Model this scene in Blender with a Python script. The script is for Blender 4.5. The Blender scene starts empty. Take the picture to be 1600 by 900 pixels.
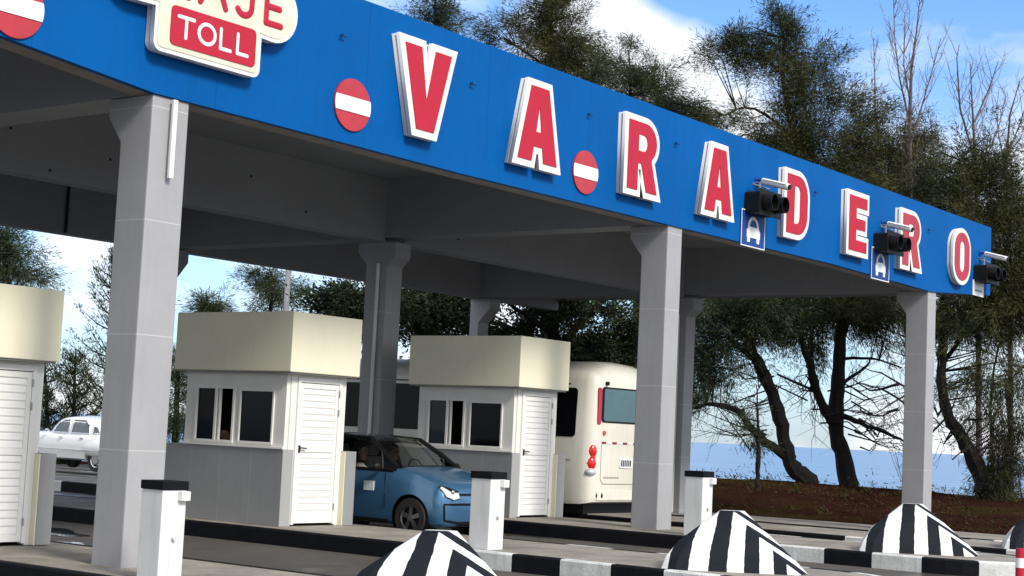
import bpy, bmesh, math, random
import numpy as np
from mathutils import Vector, Matrix

random.seed(7); RNG = np.random.default_rng(11)
S = bpy.context.scene
COL = S.collection

# ------------------------------------------------------------------ camera (eye at the origin, road about 1.6 m below)
F_PX, YAW, PITCH, ROLL = 2496.18, 0.64560949, 0.09062936, 0.04716893
d = Vector((math.cos(PITCH)*math.cos(YAW), math.cos(PITCH)*math.sin(YAW), math.sin(PITCH)))
r = d.cross(Vector((0, 0, 1))).normalized(); u = r.cross(d)
CR = math.cos(ROLL)*r + math.sin(ROLL)*u
CU = -math.sin(ROLL)*r + math.cos(ROLL)*u
CD = d
cam = bpy.data.cameras.new('camera'); cam_o = bpy.data.objects.new('camera', cam); COL.objects.link(cam_o)
cam_o.matrix_world = Matrix(((CR.x, CU.x, -CD.x, 0), (CR.y, CU.y, -CD.y, 0), (CR.z, CU.z, -CD.z, 0), (0, 0, 0, 1)))
cam.sensor_width = 36; cam.lens = F_PX*36/1600; cam.clip_start = 0.1; cam.clip_end = 60000
S.camera = cam_o

def at(px, py, depth):
    """survey helper: point seen at photo pixel (px, py), `depth` metres along the view axis"""
    return (CD + CR*((px-800)/F_PX) - CU*((py-450)/F_PX))*depth

# ------------------------------------------------------------------ world, sun, exposure
SUN_EL, SUN_AZ = math.radians(38), math.radians(-102)      # azimuth measured from +X: in front of the fascia
sun = bpy.data.lights.new('sun', 'SUN'); sun.energy = 2.15; sun.angle = math.radians(14); sun.color = (1.0, 0.94, 0.85)
sun_o = bpy.data.objects.new('sun', sun); COL.objects.link(sun_o)
sv = Vector((math.cos(SUN_EL)*math.cos(SUN_AZ), math.cos(SUN_EL)*math.sin(SUN_AZ), math.sin(SUN_EL)))
sun_o.rotation_euler = sv.to_track_quat('Z', 'Y').to_euler()
W = bpy.data.worlds.new("World"); S.world = W; W.use_nodes = True
nt = W.node_tree; N = nt.nodes; L = nt.links
for n in list(N): N.remove(n)
def nd(t, **k):
    n = N.new(t)
    for a, b in k.items(): setattr(n, a, b)
    return n
out = nd('ShaderNodeOutputWorld'); bg = nd('ShaderNodeBackground'); bg.inputs[1].default_value = 0.105
sky = nd('ShaderNodeTexSky', sky_type='NISHITA', sun_disc=False, sun_elevation=SUN_EL, sun_rotation=math.pi/2-SUN_AZ, air_density=1.0, dust_density=1.2, ozone_density=2.2)
tc = nd('ShaderNodeTexCoord'); mp = nd('ShaderNodeMapping'); mp.inputs['Scale'].default_value = (1.0, 1.0, 2.2); mp.inputs['Location'].default_value = (1.7, 0.6, 0.4)
L.new(tc.outputs['Generated'], mp.inputs[0])
n1 = nd('ShaderNodeTexNoise'); n1.inputs['Scale'].default_value = 5.0; n1.inputs['Detail'].default_value = 9; n1.inputs['Roughness'].default_value = 0.56; n1.inputs['Distortion'].default_value = 0.5
L.new(mp.outputs[0], n1.inputs['Vector'])
cr = nd('ShaderNodeValToRGB'); cr.color_ramp.elements[0].position = 0.42; cr.color_ramp.elements[1].position = 0.66
L.new(n1.outputs['Fac'], cr.inputs[0])
sx = nd('ShaderNodeSeparateXYZ'); L.new(tc.outputs['Generated'], sx.inputs[0])
lo = nd('ShaderNodeMapRange'); lo.inputs[1].default_value = 0.0; lo.inputs[2].default_value = 0.30; lo.inputs[3].default_value = 0.40; lo.inputs[4].default_value = 0.0; lo.clamp = True
L.new(sx.outputs['Z'], lo.inputs[0])
bk = nd('ShaderNodeVectorMath', operation='DOT_PRODUCT'); bk.inputs[1].default_value = (-0.80, -0.60, 0.15); L.new(tc.outputs['Generated'], bk.inputs[0])  # extra cloud out of view behind the camera, added to brighten side faces
bm_ = nd('ShaderNodeMapRange', clamp=True); bm_.inputs[1].default_value = -0.55; bm_.inputs[2].default_value = 0.35; bm_.inputs[3].default_value = 0.0; bm_.inputs[4].default_value = 0.85; L.new(bk.outputs['Value'], bm_.inputs[0])
def lobe(px, py, rad, weight, src):
    dv = at(px, py, 1.0).normalized(); q = nd('ShaderNodeVectorMath', operation='DOT_PRODUCT'); q.inputs[1].default_value = tuple(dv)
    nrm = nd('ShaderNodeVectorMath', operation='NORMALIZE'); L.new(tc.outputs['Generated'], nrm.inputs[0]); L.new(nrm.outputs[0], q.inputs[0])
    m_ = nd('ShaderNodeMapRange', clamp=True, interpolation_type='SMOOTHSTEP'); m_.inputs[1].default_value = math.cos(math.radians(rad)); m_.inputs[2].default_value = math.cos(math.radians(rad*.25)); m_.inputs[3].default_value = 0; m_.inputs[4].default_value = weight; L.new(q.outputs['Value'], m_.inputs[0])
    a_ = nd('ShaderNodeMath', operation='ADD'); L.new(src, a_.inputs[0]); L.new(m_.outputs[0], a_.inputs[1]); return a_.outputs[0]
src = n1.outputs['Fac']
for px, py, rad, wt in ((925, 75, 3.2, .26), (1080, 150, 4.0, .20), (1000, 120, 3.5, .2), (120, 470, 7, -.05), (120, 440, 3, .10), (1330, 20, 9, -.12), (560, 20, 5, .05), (1050, 30, 3.5, -.14), (1500, 200, 6, .10), (760, 20, 4, -.06)): src = lobe(px, py, rad, wt, src)
L.new(src, cr.inputs[0])
a0 = nd('ShaderNodeMath', operation='ADD'); L.new(cr.outputs[0], a0.inputs[0]); L.new(bm_.outputs[0], a0.inputs[1])
ad = nd('ShaderNodeMath', operation='ADD', use_clamp=True); L.new(a0.outputs[0], ad.inputs[0]); L.new(lo.outputs[0], ad.inputs[1])
sc = nd('ShaderNodeMath', operation='MULTIPLY', use_clamp=True); L.new(ad.outputs[0], sc.inputs[0]); sc.inputs[1].default_value = 0.93
n2 = nd('ShaderNodeTexNoise'); n2.inputs['Scale'].default_value = 6; n2.inputs['Detail'].default_value = 6; L.new(mp.outputs[0], n2.inputs['Vector'])
cc = nd('ShaderNodeMixRGB'); cc.inputs[1].default_value = (5.6, 6.0, 6.4, 1); cc.inputs[2].default_value = (7.6, 7.5, 7.4, 1); L.new(n2.outputs['Fac'], cc.inputs[0])
tint = nd('ShaderNodeMixRGB', blend_type='MULTIPLY'); tint.inputs[0].default_value = 1; tint.inputs[2].default_value = (0.66, 1.0, 1.38, 1); L.new(sky.outputs[0], tint.inputs[1])
mx = nd('ShaderNodeMixRGB'); L.new(sc.outputs[0], mx.inputs[0]); L.new(tint.outputs[0], mx.inputs[1]); L.new(cc.outputs[0], mx.inputs[2])
L.new(mx.outputs[0], bg.inputs[0]); L.new(bg.outputs[0], out.inputs[0])
S.view_settings.view_transform = 'Standard'; S.view_settings.look = 'None'; S.view_settings.exposure = 0.75; S.view_settings.gamma = 1
S.view_settings.use_curve_mapping = False

# ------------------------------------------------------------------ materials
MATS = {}
def mat(name, col, rough=0.7, metal=0.0, var=0.12, scale=3.0, bump=0.0, bscale=40.0, spec=0.5, stains=0.0, col2=None, coat=0.0):
    if name in MATS: return MATS[name]
    m = bpy.data.materials.new(name); m.use_nodes = True; t = m.node_tree; b = t.nodes['Principled BSDF']
    b.inputs['Roughness'].default_value = rough; b.inputs['Metallic'].default_value = metal
    b.inputs['Specular IOR Level'].default_value = spec; b.inputs['Coat Weight'].default_value = coat; b.inputs['Coat Roughness'].default_value = 0.08
    c = t.nodes.new('ShaderNodeTexCoord')
    n = t.nodes.new('ShaderNodeTexNoise'); n.inputs['Scale'].default_value = scale; n.inputs['Detail'].default_value = 7; n.inputs['Roughness'].default_value = 0.65
    t.links.new(c.outputs['Object'], n.inputs['Vector'])
    mix = t.nodes.new('ShaderNodeMixRGB')
    a = col; c2 = col2 if col2 else tuple(x*(1-2*var) for x in col)
    rp = t.nodes.new('ShaderNodeValToRGB'); rp.color_ramp.elements[0].position = 0.34; rp.color_ramp.elements[1].position = 0.68
    t.links.new(n.outputs['Fac'], rp.inputs[0]); t.links.new(rp.outputs[0], mix.inputs[0])
    mix.inputs[1].default_value = (*c2, 1); mix.inputs[2].default_value = (*a, 1)
    last = mix.outputs[0]
    if stains > 0:
        mp = t.nodes.new('ShaderNodeMapping'); mp.inputs['Scale'].default_value = (5, 5, 0.5); t.links.new(c.outputs['Object'], mp.inputs[0])
        s = t.nodes.new('ShaderNodeTexNoise'); s.inputs['Scale'].default_value = 2.5; s.inputs['Detail'].default_value = 5; t.links.new(mp.outputs[0], s.inputs['Vector'])
        r2 = t.nodes.new('ShaderNodeValToRGB'); r2.color_ramp.elements[0].position = 0.5; r2.color_ramp.elements[1].position = 0.75
        r2.color_ramp.elements[1].color = (stains, stains, stains, 1)
        t.links.new(s.outputs['Fac'], r2.inputs[0])
        m2 = t.nodes.new('ShaderNodeMixRGB'); m2.inputs[2].default_value = (*[x*0.45 for x in col], 1)
        t.links.new(r2.outputs[0], m2.inputs[0]); t.links.new(last, m2.inputs[1]); last = m2.outputs[0]
    t.links.new(last, b.inputs['Base Color'])
    if bump > 0:
        n3 = t.nodes.new('ShaderNodeTexNoise'); n3.inputs['Scale'].default_value = bscale; n3.inputs['Detail'].default_value = 5; t.links.new(c.outputs['Object'], n3.inputs['Vector'])
        bp = t.nodes.new('ShaderNodeBump'); bp.inputs['Strength'].default_value = bump; bp.inputs['Distance'].default_value = 0.02
        t.links.new(n3.outputs['Fac'], bp.inputs['Height']); t.links.new(bp.outputs[0], b.inputs['Normal'])
    MATS[name] = m; return m
def glass(name, tint=(.6, .65, .65), rough=0.03, refl=.95, blend=.28):
    m = bpy.data.materials.new(name); m.use_nodes = True; t = m.node_tree
    for n in list(t.nodes): t.nodes.remove(n)
    o = t.nodes.new('ShaderNodeOutputMaterial'); tr = t.nodes.new('ShaderNodeBsdfTransparent'); tr.inputs[0].default_value = (*tint, 1)
    g = t.nodes.new('ShaderNodeBsdfGlossy'); g.inputs['Roughness'].default_value = rough; g.inputs[0].default_value = (refl, refl, refl, 1)
    fr = t.nodes.new('ShaderNodeLayerWeight'); fr.inputs[0].default_value = blend
    mx = t.nodes.new('ShaderNodeMixShader'); t.links.new(fr.outputs['Fresnel'], mx.inputs[0]); t.links.new(tr.outputs[0], mx.inputs[1]); t.links.new(g.outputs[0], mx.inputs[2]); t.links.new(mx.outputs[0], o.inputs[0])
    MATS[name] = m; return m
def joints(m, axis, spacing, offset, width, col):
    """adds real panel-joint lines (a surface pattern) across a material, in object space"""
    t = m.node_tree; b = t.nodes['Principled BSDF']; src = b.inputs['Base Color'].links[0].from_socket
    c = t.nodes.new('ShaderNodeTexCoord'); s = t.nodes.new('ShaderNodeSeparateXYZ'); t.links.new(c.outputs['Object'], s.inputs[0])
    a = t.nodes.new('ShaderNodeMath'); a.operation = 'ADD'; a.inputs[1].default_value = offset; t.links.new(s.outputs[axis], a.inputs[0])
    p = t.nodes.new('ShaderNodeMath'); p.operation = 'PINGPONG'; p.inputs[1].default_value = spacing/2; t.links.new(a.outputs[0], p.inputs[0])
    l = t.nodes.new('ShaderNodeMath'); l.operation = 'LESS_THAN'; l.inputs[1].default_value = width/2; t.links.new(p.outputs[0], l.inputs[0])
    x = t.nodes.new('ShaderNodeMixRGB'); x.inputs[2].default_value = (*col, 1); t.links.new(l.outputs[0], x.inputs[0]); t.links.new(src, x.inputs[1]); t.links.new(x.outputs[0], b.inputs['Base Color'])
    return m

M_blue = joints(mat('fascia_blue_paint', (0.0, 0.098, 0.355), 0.6, var=0.06, scale=0.9, bump=0.10, bscale=7, spec=0.08, stains=0.14), 0, 2.4, 0.3, 0.006, (0.0, 0.045, 0.19))
M_conc = mat('soffit_concrete', (0.31, 0.325, 0.35), 0.8, var=0.06, scale=0.7, bump=0.1, bscale=15, stains=0.10)
M_band = mat('beam_edge_concrete', (0.30, 0.28, 0.26), 0.85, var=0.15, scale=3, bump=0.2)
M_col = joints(mat('column_grey_cladding', (0.37, 0.37, 0.385), 0.5, var=0.06, scale=1.2, bump=0.05, stains=0.12), 2, 1.2, 1.56, 0.010, (0.50, 0.50, 0.50))
M_white = mat('white_paint', (0.80, 0.79, 0.76), 0.5, var=0.03, scale=4)
M_wall = mat('booth_white_panel', (0.78, 0.77, 0.73), 0.55, var=0.04, scale=2, bump=0.03)
M_cream = mat('booth_cream_roof_paint', (0.84, 0.80, 0.61), 0.6, var=0.03, scale=1.5, bump=0.04, stains=0.07)
M_wains = joints(mat('booth_grey_plinth', (0.285, 0.29, 0.295), 0.6, var=0.05, scale=1.6, stains=0.12), 1, 0.62, 0.0, 0.012, (0.34, 0.345, 0.35))
M_creamw = mat('cream_wall_paint', (0.80, 0.76, 0.58), 0.6, var=0.04)
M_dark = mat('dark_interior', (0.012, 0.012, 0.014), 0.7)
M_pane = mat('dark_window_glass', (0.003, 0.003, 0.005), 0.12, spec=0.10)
M_metal = mat('grey_metal', (0.4, 0.4, 0.42), 0.4, 0.6)
M_black = mat('black_plastic', (0.006, 0.006, 0.007), 0.5, spec=0.25)
M_kblk = mat('kerb_black_paint', (0.005, 0.006, 0.010), 0.7, var=0.2, scale=5, bump=0.2, spec=0.1, col2=(0.010, 0.010, 0.012))
M_kwht = mat('kerb_white_paint', (0.72, 0.73, 0.72), 0.65, var=0.16, scale=4, bump=0.3, stains=0.5)
M_isl = mat('island_concrete', (0.35, 0.315, 0.27), 0.85, var=0.26, scale=1.3, bump=0.3, bscale=30, stains=0.5)
M_red = mat('sign_red_paint', (0.47, 0.003, 0.030), 0.6, var=0.05, scale=3)
M_redf = mat('sign_red_faded', (0.46, 0.035, 0.07), 0.6, var=0.10, scale=3)
M_lett = mat('letter_white_tray', (0.82, 0.80, 0.75), 0.45, var=0.05, scale=3, stains=0.1)
M_groove = mat('letter_recess_grey', (0.30, 0.30, 0.28), 0.6)  # on the letters, grey puts the shadow gap between the trays into the colour
M_sblue = mat('road_sign_blue', (0.0, 0.045, 0.27), 0.6, var=0.03)
M_sblue2 = mat('hook_dark_blue', (0.002, 0.03, 0.12), 0.5)
M_reflect = mat('sign_white_film', (0.80, 0.82, 0.84), 0.4, var=0.03)
M_tyre = mat('tyre_rubber', (0.018, 0.017, 0.016), 0.8, bump=0.2)
M_rim = mat('alloy_rim', (0.35, 0.34, 0.34), 0.3, 0.8)
M_rimd = mat('dark_alloy_rim', (0.16, 0.16, 0.16), 0.3, 0.5)
M_chrome = mat('chrome', (0.8, 0.8, 0.8), 0.12, 1.0, var=0.0)
M_carblue = mat('car_blue_paint', (0.065, 0.19, 0.36), 0.28, 0.5, var=0.02, coat=0.8)
M_carwhite = mat('car_white_paint', (0.78, 0.79, 0.80), 0.25, 0.0, var=0.02, coat=0.6)
M_bus = mat('bus_cream_paint', (0.80, 0.775, 0.68), 0.35, 0.0, var=0.06, scale=1.0, stains=0.18, coat=0.3)
M_busroof = mat('bus_roof_dirty', (0.50, 0.44, 0.33), 0.6, var=0.2, scale=2, stains=0.3)
M_tail = mat('tail_lamp_red', (0.75, 0.01, 0.01), 0.15, coat=0.6)
M_tailo = mat('marker_dark_red', (0.25, 0.01, 0.015), 0.3)
M_lamp = mat('headlamp_clear', (0.75, 0.78, 0.80), 0.1, 0.3, coat=1.0)
M_rwin = mat('rear_window_teal_glass', (0.03, 0.11, 0.14), 0.08, spec=0.8)
M_skin = mat('skin', (0.42, 0.20, 0.13), 0.6)
M_hair = mat('hair_black', (0.012, 0.009, 0.008), 0.6)
M_trim = mat('glare_beige_trim', (0.36, 0.33, 0.28), 0.8)  # dash and seats in beige, standing in for pale windscreen glare
M_shirt = mat('pale_shirt', (0.5, 0.42, 0.38), 0.8)
M_shirtb = mat('blue_shirt', (0.02, 0.06, 0.22), 0.8)
M_bark = mat('bark', (0.013, 0.010, 0.009), 0.95, var=0.3, scale=6, bump=0.6, bscale=14)
M_twig = mat('bare_twigs', (0.16, 0.12, 0.11), 0.9, var=0.2)
G3 = glass('windshield_glass', (.85, .87, .82), refl=1.0, blend=.5); G1 = glass('car_glass', (.85, .87, .85)); G2 = glass('booth_glass', (.8, .82, .82), refl=.25)

def asphalt():
    m = mat('asphalt', (0.095, 0.085, 0.075), 0.85, var=0.2, scale=0.5, bump=0.5, bscale=60, stains=0.4)
    t = m.node_tree; b = t.nodes['Principled BSDF']; c = t.nodes.new('ShaderNodeTexCoord')
    n = t.nodes.new('ShaderNodeTexNoise'); n.inputs['Scale'].default_value = 0.35; n.inputs['Detail'].default_value = 4; t.links.new(c.outputs['Object'], n.inputs['Vector'])
    r = t.nodes.new('ShaderNodeValToRGB'); r.color_ramp.elements[0].position = 0.52; r.color_ramp.elements[0].color = (.85,)*3+(1,); r.color_ramp.elements[1].position = 0.62; r.color_ramp.elements[1].color = (.18,)*3+(1,)
    t.links.new(n.outputs['Fac'], r.inputs[0]); t.links.new(r.outputs[0], b.inputs['Roughness'])
    return m
M_asph = asphalt()
M_soil = mat('red_brown_soil', (0.034, 0.016, 0.012), 1.0, scale=0.35, bump=0.8, bscale=5, spec=0.0, col2=(0.018, 0.007, 0.005))
def add_grass_patches(m):
    t = m.node_tree; b = t.nodes['Principled BSDF']; src = b.inputs['Base Color'].links[0].from_socket
    c = t.nodes.new('ShaderNodeTexCoord'); n = t.nodes.new('ShaderNodeTexNoise'); n.inputs['Scale'].default_value = 0.28; n.inputs['Detail'].default_value = 8; n.inputs['Roughness'].default_value = 0.75
    t.links.new(c.outputs['Object'], n.inputs['Vector']); r = t.nodes.new('ShaderNodeValToRGB'); r.color_ramp.elements[0].position = 0.50; r.color_ramp.elements[1].position = 0.60
    t.links.new(n.outputs['Fac'], r.inputs[0]); x = t.nodes.new('ShaderNodeMixRGB'); x.inputs[2].default_value = (0.028, 0.020, 0.008, 1)
    t.links.new(r.outputs[0], x.inputs[0]); t.links.new(src, x.inputs[1]); t.links.new(x.outputs[0], b.inputs['Base Color'])
add_grass_patches(M_soil)
def water():
    m = bpy.data.materials.new('sea_water'); m.use_nodes = True; t = m.node_tree; b = t.nodes['Principled BSDF']
    b.inputs['Base Color'].default_value = (0.11, 0.24, 0.43, 1); b.inputs['Roughness'].default_value = 0.32; b.inputs['IOR'].default_value = 1.33
    c = t.nodes.new('ShaderNodeTexCoord'); mp = t.nodes.new('ShaderNodeMapping'); mp.inputs['Rotation'].default_value = (0, 0, YAW); mp.inputs['Scale'].default_value = (0.10, 0.035, 1)
    t.links.new(c.outputs['Object'], mp.inputs[0]); n = t.nodes.new('ShaderNodeTexNoise'); n.inputs['Scale'].default_value = 1.2; n.inputs['Detail'].default_value = 9; n.inputs['Roughness'].default_value = 0.7; t.links.new(mp.outputs[0], n.inputs['Vector'])
    r = t.nodes.new('ShaderNodeValToRGB'); r.color_ramp.elements[0].position = .38; r.color_ramp.elements[0].color = (0.085, 0.18, 0.33, 1); r.color_ramp.elements[1].position = .62; r.color_ramp.elements[1].color = (0.17, 0.29, 0.44, 1)
    t.links.new(n.outputs['Fac'], r.inputs[0]); t.links.new(r.outputs[0], b.inputs['Base Color'])
    bp = t.nodes.new('ShaderNodeBump'); bp.inputs['Strength'].default_value = .6; bp.inputs['Distance'].default_value = .5; t.links.new(n.outputs['Fac'], bp.inputs['Height']); t.links.new(bp.outputs[0], b.inputs['Normal'])
    return m
M_sea = water()
def foliage(name, c1, c2):
    m = bpy.data.materials.new(name); m.use_nodes = True; t = m.node_tree; b = t.nodes['Principled BSDF']; b.inputs['Roughness'].default_value = .75; b.inputs['Specular IOR Level'].default_value = .2
    c = t.nodes.new('ShaderNodeTexCoord'); n = t.nodes.new('ShaderNodeTexNoise'); n.inputs['Scale'].default_value = .55; n.inputs['Detail'].default_value = 5; n.inputs['Roughness'].default_value = .7; t.links.new(c.outputs['Object'], n.inputs['Vector'])
    r = t.nodes.new('ShaderNodeValToRGB'); r.color_ramp.elements[0].position = .4; r.color_ramp.elements[0].color = (*c1, 1); r.color_ramp.elements[1].position = .62; r.color_ramp.elements[1].color = (*c2, 1)
    t.links.new(n.outputs['Fac'], r.inputs[0]); t.links.new(r.outputs[0], b.inputs['Base Color'])
    MATS[name] = m; return m
M_leafa = foliage('casuarina_needles', (0.028, 0.036, 0.014), (0.070, 0.068, 0.026))
M_leafb = foliage('dark_green_needles', (0.020, 0.034, 0.016), (0.058, 0.072, 0.032))
M_leafc = foliage('brown_tinged_needles', (0.034, 0.034, 0.015), (0.080, 0.066, 0.028))

# ------------------------------------------------------------------ mesh helpers
class MB:
    def __init__(s): s.v = []; s.f = []; s.m = []
    def add(s, vs, fs, mi=0):
        o = len(s.v); s.v += [tuple(p) for p in vs]; s.f += [tuple(o+i for i in f) for f in fs]; s.m += [mi]*len(fs); return s
    def box(s, x0, x1, y0, y1, z0, z1, mi=0):
        return s.add([(x0,y0,z0),(x1,y0,z0),(x1,y1,z0),(x0,y1,z0),(x0,y0,z1),(x1,y0,z1),(x1,y1,z1),(x0,y1,z1)],
                     [(0,3,2,1),(4,5,6,7),(0,1,5,4),(1,2,6,5),(2,3,7,6),(3,0,4,7)], mi)
    def prism(s, poly, a0, a1, axis='y', mi=0):
        """poly in the two other axes (in xyz order), extruded along axis from a0 to a1"""
        def P(p, a): return {'x': (a, p[0], p[1]), 'y': (p[0], a, p[1]), 'z': (p[0], p[1], a)}[axis]
        n = len(poly); vs = [P(p, a0) for p in poly]+[P(p, a1) for p in poly]
        return s.add(vs, [tuple(range(n)), tuple(range(2*n-1, n-1, -1))]+[(i, n+i, n+(i+1)%n, (i+1)%n) for i in range(n)], mi)
    def tube(s, p0, p1, r0, r1=None, n=10, mi=0, flat=None):
        r1 = r0 if r1 is None else r1
        p0, p1 = Vector(p0), Vector(p1); a = (p1-p0).normalized(); b = a.cross(Vector((0,0,1)) if abs(a.z) < .9 else Vector((1,0,0))).normalized(); c = a.cross(b)
        vs = []
        for p, rr in ((p0, r0), (p1, r1)):
            for i in range(n):
                t = 2*math.pi*i/n; vs.append(p+b*math.cos(t)*rr+c*math.sin(t)*rr)
        return s.add(vs, [tuple(range(n-1,-1,-1)), tuple(range(n, 2*n))]+[(i, (i+1)%n, n+(i+1)%n, n+i) for i in range(n)], mi)
    def path(s, pts, rs, n=8, mi=0):
        rings = []
        P = [Vector(p) for p in pts]
        for i, p in enumerate(P):
            a = (P[min(i+1, len(P)-1)]-P[max(i-1, 0)]).normalized(); b = a.cross(Vector((.3,.9,.1)) if abs(a.y) < .9 else Vector((1,0,0))).normalized(); c = a.cross(b)
            rings.append([p+b*math.cos(2*math.pi*k/n)*rs[i]+c*math.sin(2*math.pi*k/n)*rs[i] for k in range(n)])
        return s.loft(rings, mi)
    def loft(s, rings, mi=0, cap=True, closed=True):
        n = len(rings[0]); vs = [p for rg in rings for p in rg]; fs = []
        for i in range(len(rings)-1):
            for k in range(n if closed else n-1): fs.append((i*n+k, i*n+(k+1)%n, (i+1)*n+(k+1)%n, (i+1)*n+k))
        if cap: fs += [tuple(range(n-1,-1,-1)), tuple((len(rings)-1)*n+k for k in range(n))]
        return s.add(vs, fs, mi)
    def ball(s, c, rx, ry=None, rz=None, n=12, mi=0):
        ry = ry or rx; rz = rz or rx; rings = []
        for i in range(1, n//2+2):
            t = math.pi*i/(n//2+2)
            rings.append([(c[0]+rx*math.sin(t)*math.cos(2*math.pi*k/n), c[1]+ry*math.sin(t)*math.sin(2*math.pi*k/n), c[2]+rz*math.cos(t)) for k in range(n)])
        return s.loft(rings, mi)
    def build(s, name, mats, parent=None, smooth=False, bevel=0.0, seg=2, recalc=True, loc=None):
        me = bpy.data.meshes.new(name); me.from_pydata(s.v, [], s.f)
        for m in (mats if isinstance(mats, (list, tuple)) else [mats]): me.materials.append(m)
        me.polygons.foreach_set('material_index', s.m)
        if recalc or bevel:
            bm = bmesh.new(); bm.from_mesh(me)
            if recalc: bmesh.ops.recalc_face_normals(bm, faces=bm.faces)
            if bevel:
                ed = [e for e in bm.edges if len(e.link_faces) == 2 and e.calc_face_angle(0) > 0.5]
                bmesh.ops.bevel(bm, geom=ed, offset=bevel, segments=seg, affect='EDGES', profile=0.6, clamp_overlap=True)
            bm.to_mesh(me); bm.free()
        if smooth:
            me.polygons.foreach_set('use_smooth', [True]*len(me.polygons))
            me.set_sharp_from_angle(angle=math.radians(38))
        me.update()
        o = bpy.data.objects.new(name, me); COL.objects.link(o)
        if parent: o.parent = parent
        if loc: o.location = loc
        return o
def thing(name, label, cat, loc=(0,0,0), rz=0, group=None):
    o = bpy.data.objects.new(name, None); o.empty_display_size = .2; COL.objects.link(o); o.location = loc; o.rotation_euler = (0, 0, rz)
    o['label'] = label; o['category'] = cat
    if group: o['group'] = group
    return o
def tag(o, label, cat, group=None):
    o['label'] = label; o['category'] = cat
    if group: o['group'] = group
    return o
def dup(root, loc, rz=None, label=None, name=None):
    rr = root.copy(); COL.objects.link(rr); rr.location = loc
    if rz is not None: rr.rotation_euler = (0, 0, rz)
    if label: rr['label'] = label
    def rec(a, b):
        for ch in list(a.children):
            c = ch.copy(); COL.objects.link(c); c.parent = b; rec(ch, c)
    rec(root, rr); return rr
def struct(o): o['kind'] = 'structure'; return o
def boolean(o, cutters):
    for c in cutters:
        c.parent = o.parent
        md = o.modifiers.new('b', 'BOOLEAN'); md.object = c; md.operation = 'DIFFERENCE'; md.solver = 'EXACT'
    bpy.context.view_layer.update(); dg = bpy.context.evaluated_depsgraph_get()
    me = bpy.data.meshes.new_from_object(o.evaluated_get(dg)); o.modifiers.clear(); old = o.data; o.data = me; me.name = old.name
    for c in cutters: bpy.data.objects.remove(c, do_unlink=True)

# ------------------------------------------------------------------ ground, road, islands, sea
GX = [-40, 5, 11, 16.2, 21.4, 26.5, 31.8, 45, 60]; GZ = [-1.85, -1.70, -1.555, -1.42, -1.37, -1.485, -1.63, -1.6, -1.6]
def G(x): return float(np.interp(x, GX, GZ))
ISL = dict(A=(10.15, 12.35, -1.555), B=(15.38, 17.60, -1.425), C=(20.32, 22.50, -1.37), D=(25.60, 27.80, -1.485), E=(30.80, 33.3, -1.63))
Z0 = (-6.0, -3.8, -1.80)
def grid(xs, ys, zf):
    m = MB(); nx, ny = len(xs), len(ys)
    m.v = [(x, y, zf(x, y)) for y in ys for x in xs]
    m.f = [(j*nx+i, j*nx+i+1, (j+1)*nx+i+1, (j+1)*nx+i) for j in range(ny-1) for i in range(nx-1)]; m.m = [0]*len(m.f)
    return m
from mathutils import noise as MN
def crest(l): return 50+0.6*max(0, l+5)
def zc(l): return np.interp(l, [-60, -14, -8, -5, 0, 20, 80], [-1.35, -1.22, -1.06, -1.0, -1.1, -1.5, -1.55])
def land(x, y):
    dep = .8*x+.6*y; l = -.6*x+.8*y
    base = G(x)-0.30
    if x > 33.2 and y > 31: base = -1.86-.02*min(20, max(0, y-31))*0
    elif x > 33.2:
        t = min(1, max(0, (dep-34)/(crest(l)-34))); t = t*t*(3-2*t)
        t *= min(1, (x-33.2)/5)
        base = (G(x)-.04)*(1-t)+float(zc(l))*t + (MN.noise(Vector((x*.35, y*.35, 0)))*.10+MN.noise(Vector((x*1.1, y*1.1, 3)))*.03)*min(1, (x-33.2)/4)
    over = dep-crest(l)
    if over > 0: base -= min(7, (over*.30)+.01*over*over)
    return base
xs = list(np.arange(-60, 33.0, 3.0))+[33.18, 33.22]+list(np.arange(34, 110, .8)); ys = list(np.arange(-90, -12, 3.0))+list(np.arange(-10, 60, .8))+list(np.arange(61, 130, 3.0))
struct(grid(xs, ys, land).build('ground', M_soil, smooth=True, recalc=False))
struct(grid(sorted(set(list(np.arange(-58, 33.1, 1.5))+[5, 11, 16.2, 21.4, 26.5, 31.8, 33.0])), [-80, -30, 0, 10, 20, 30, 40, 46], lambda x, y: G(x)-.19).build('road', M_asph, smooth=True, recalc=False))
struct(grid([33.002, 40, 50, 58], [31.5, 38, 46], lambda x, y: -1.80).build('road', M_asph, recalc=False))
sm = MB(); R = 30000; sm.add([(-R,-R,-5.2),(R,-R,-5.2),(R,R,-5.2),(-R,R,-5.2)], [(0,1,2,3)]); struct(sm.build('sea', M_sea, recalc=False))

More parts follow.
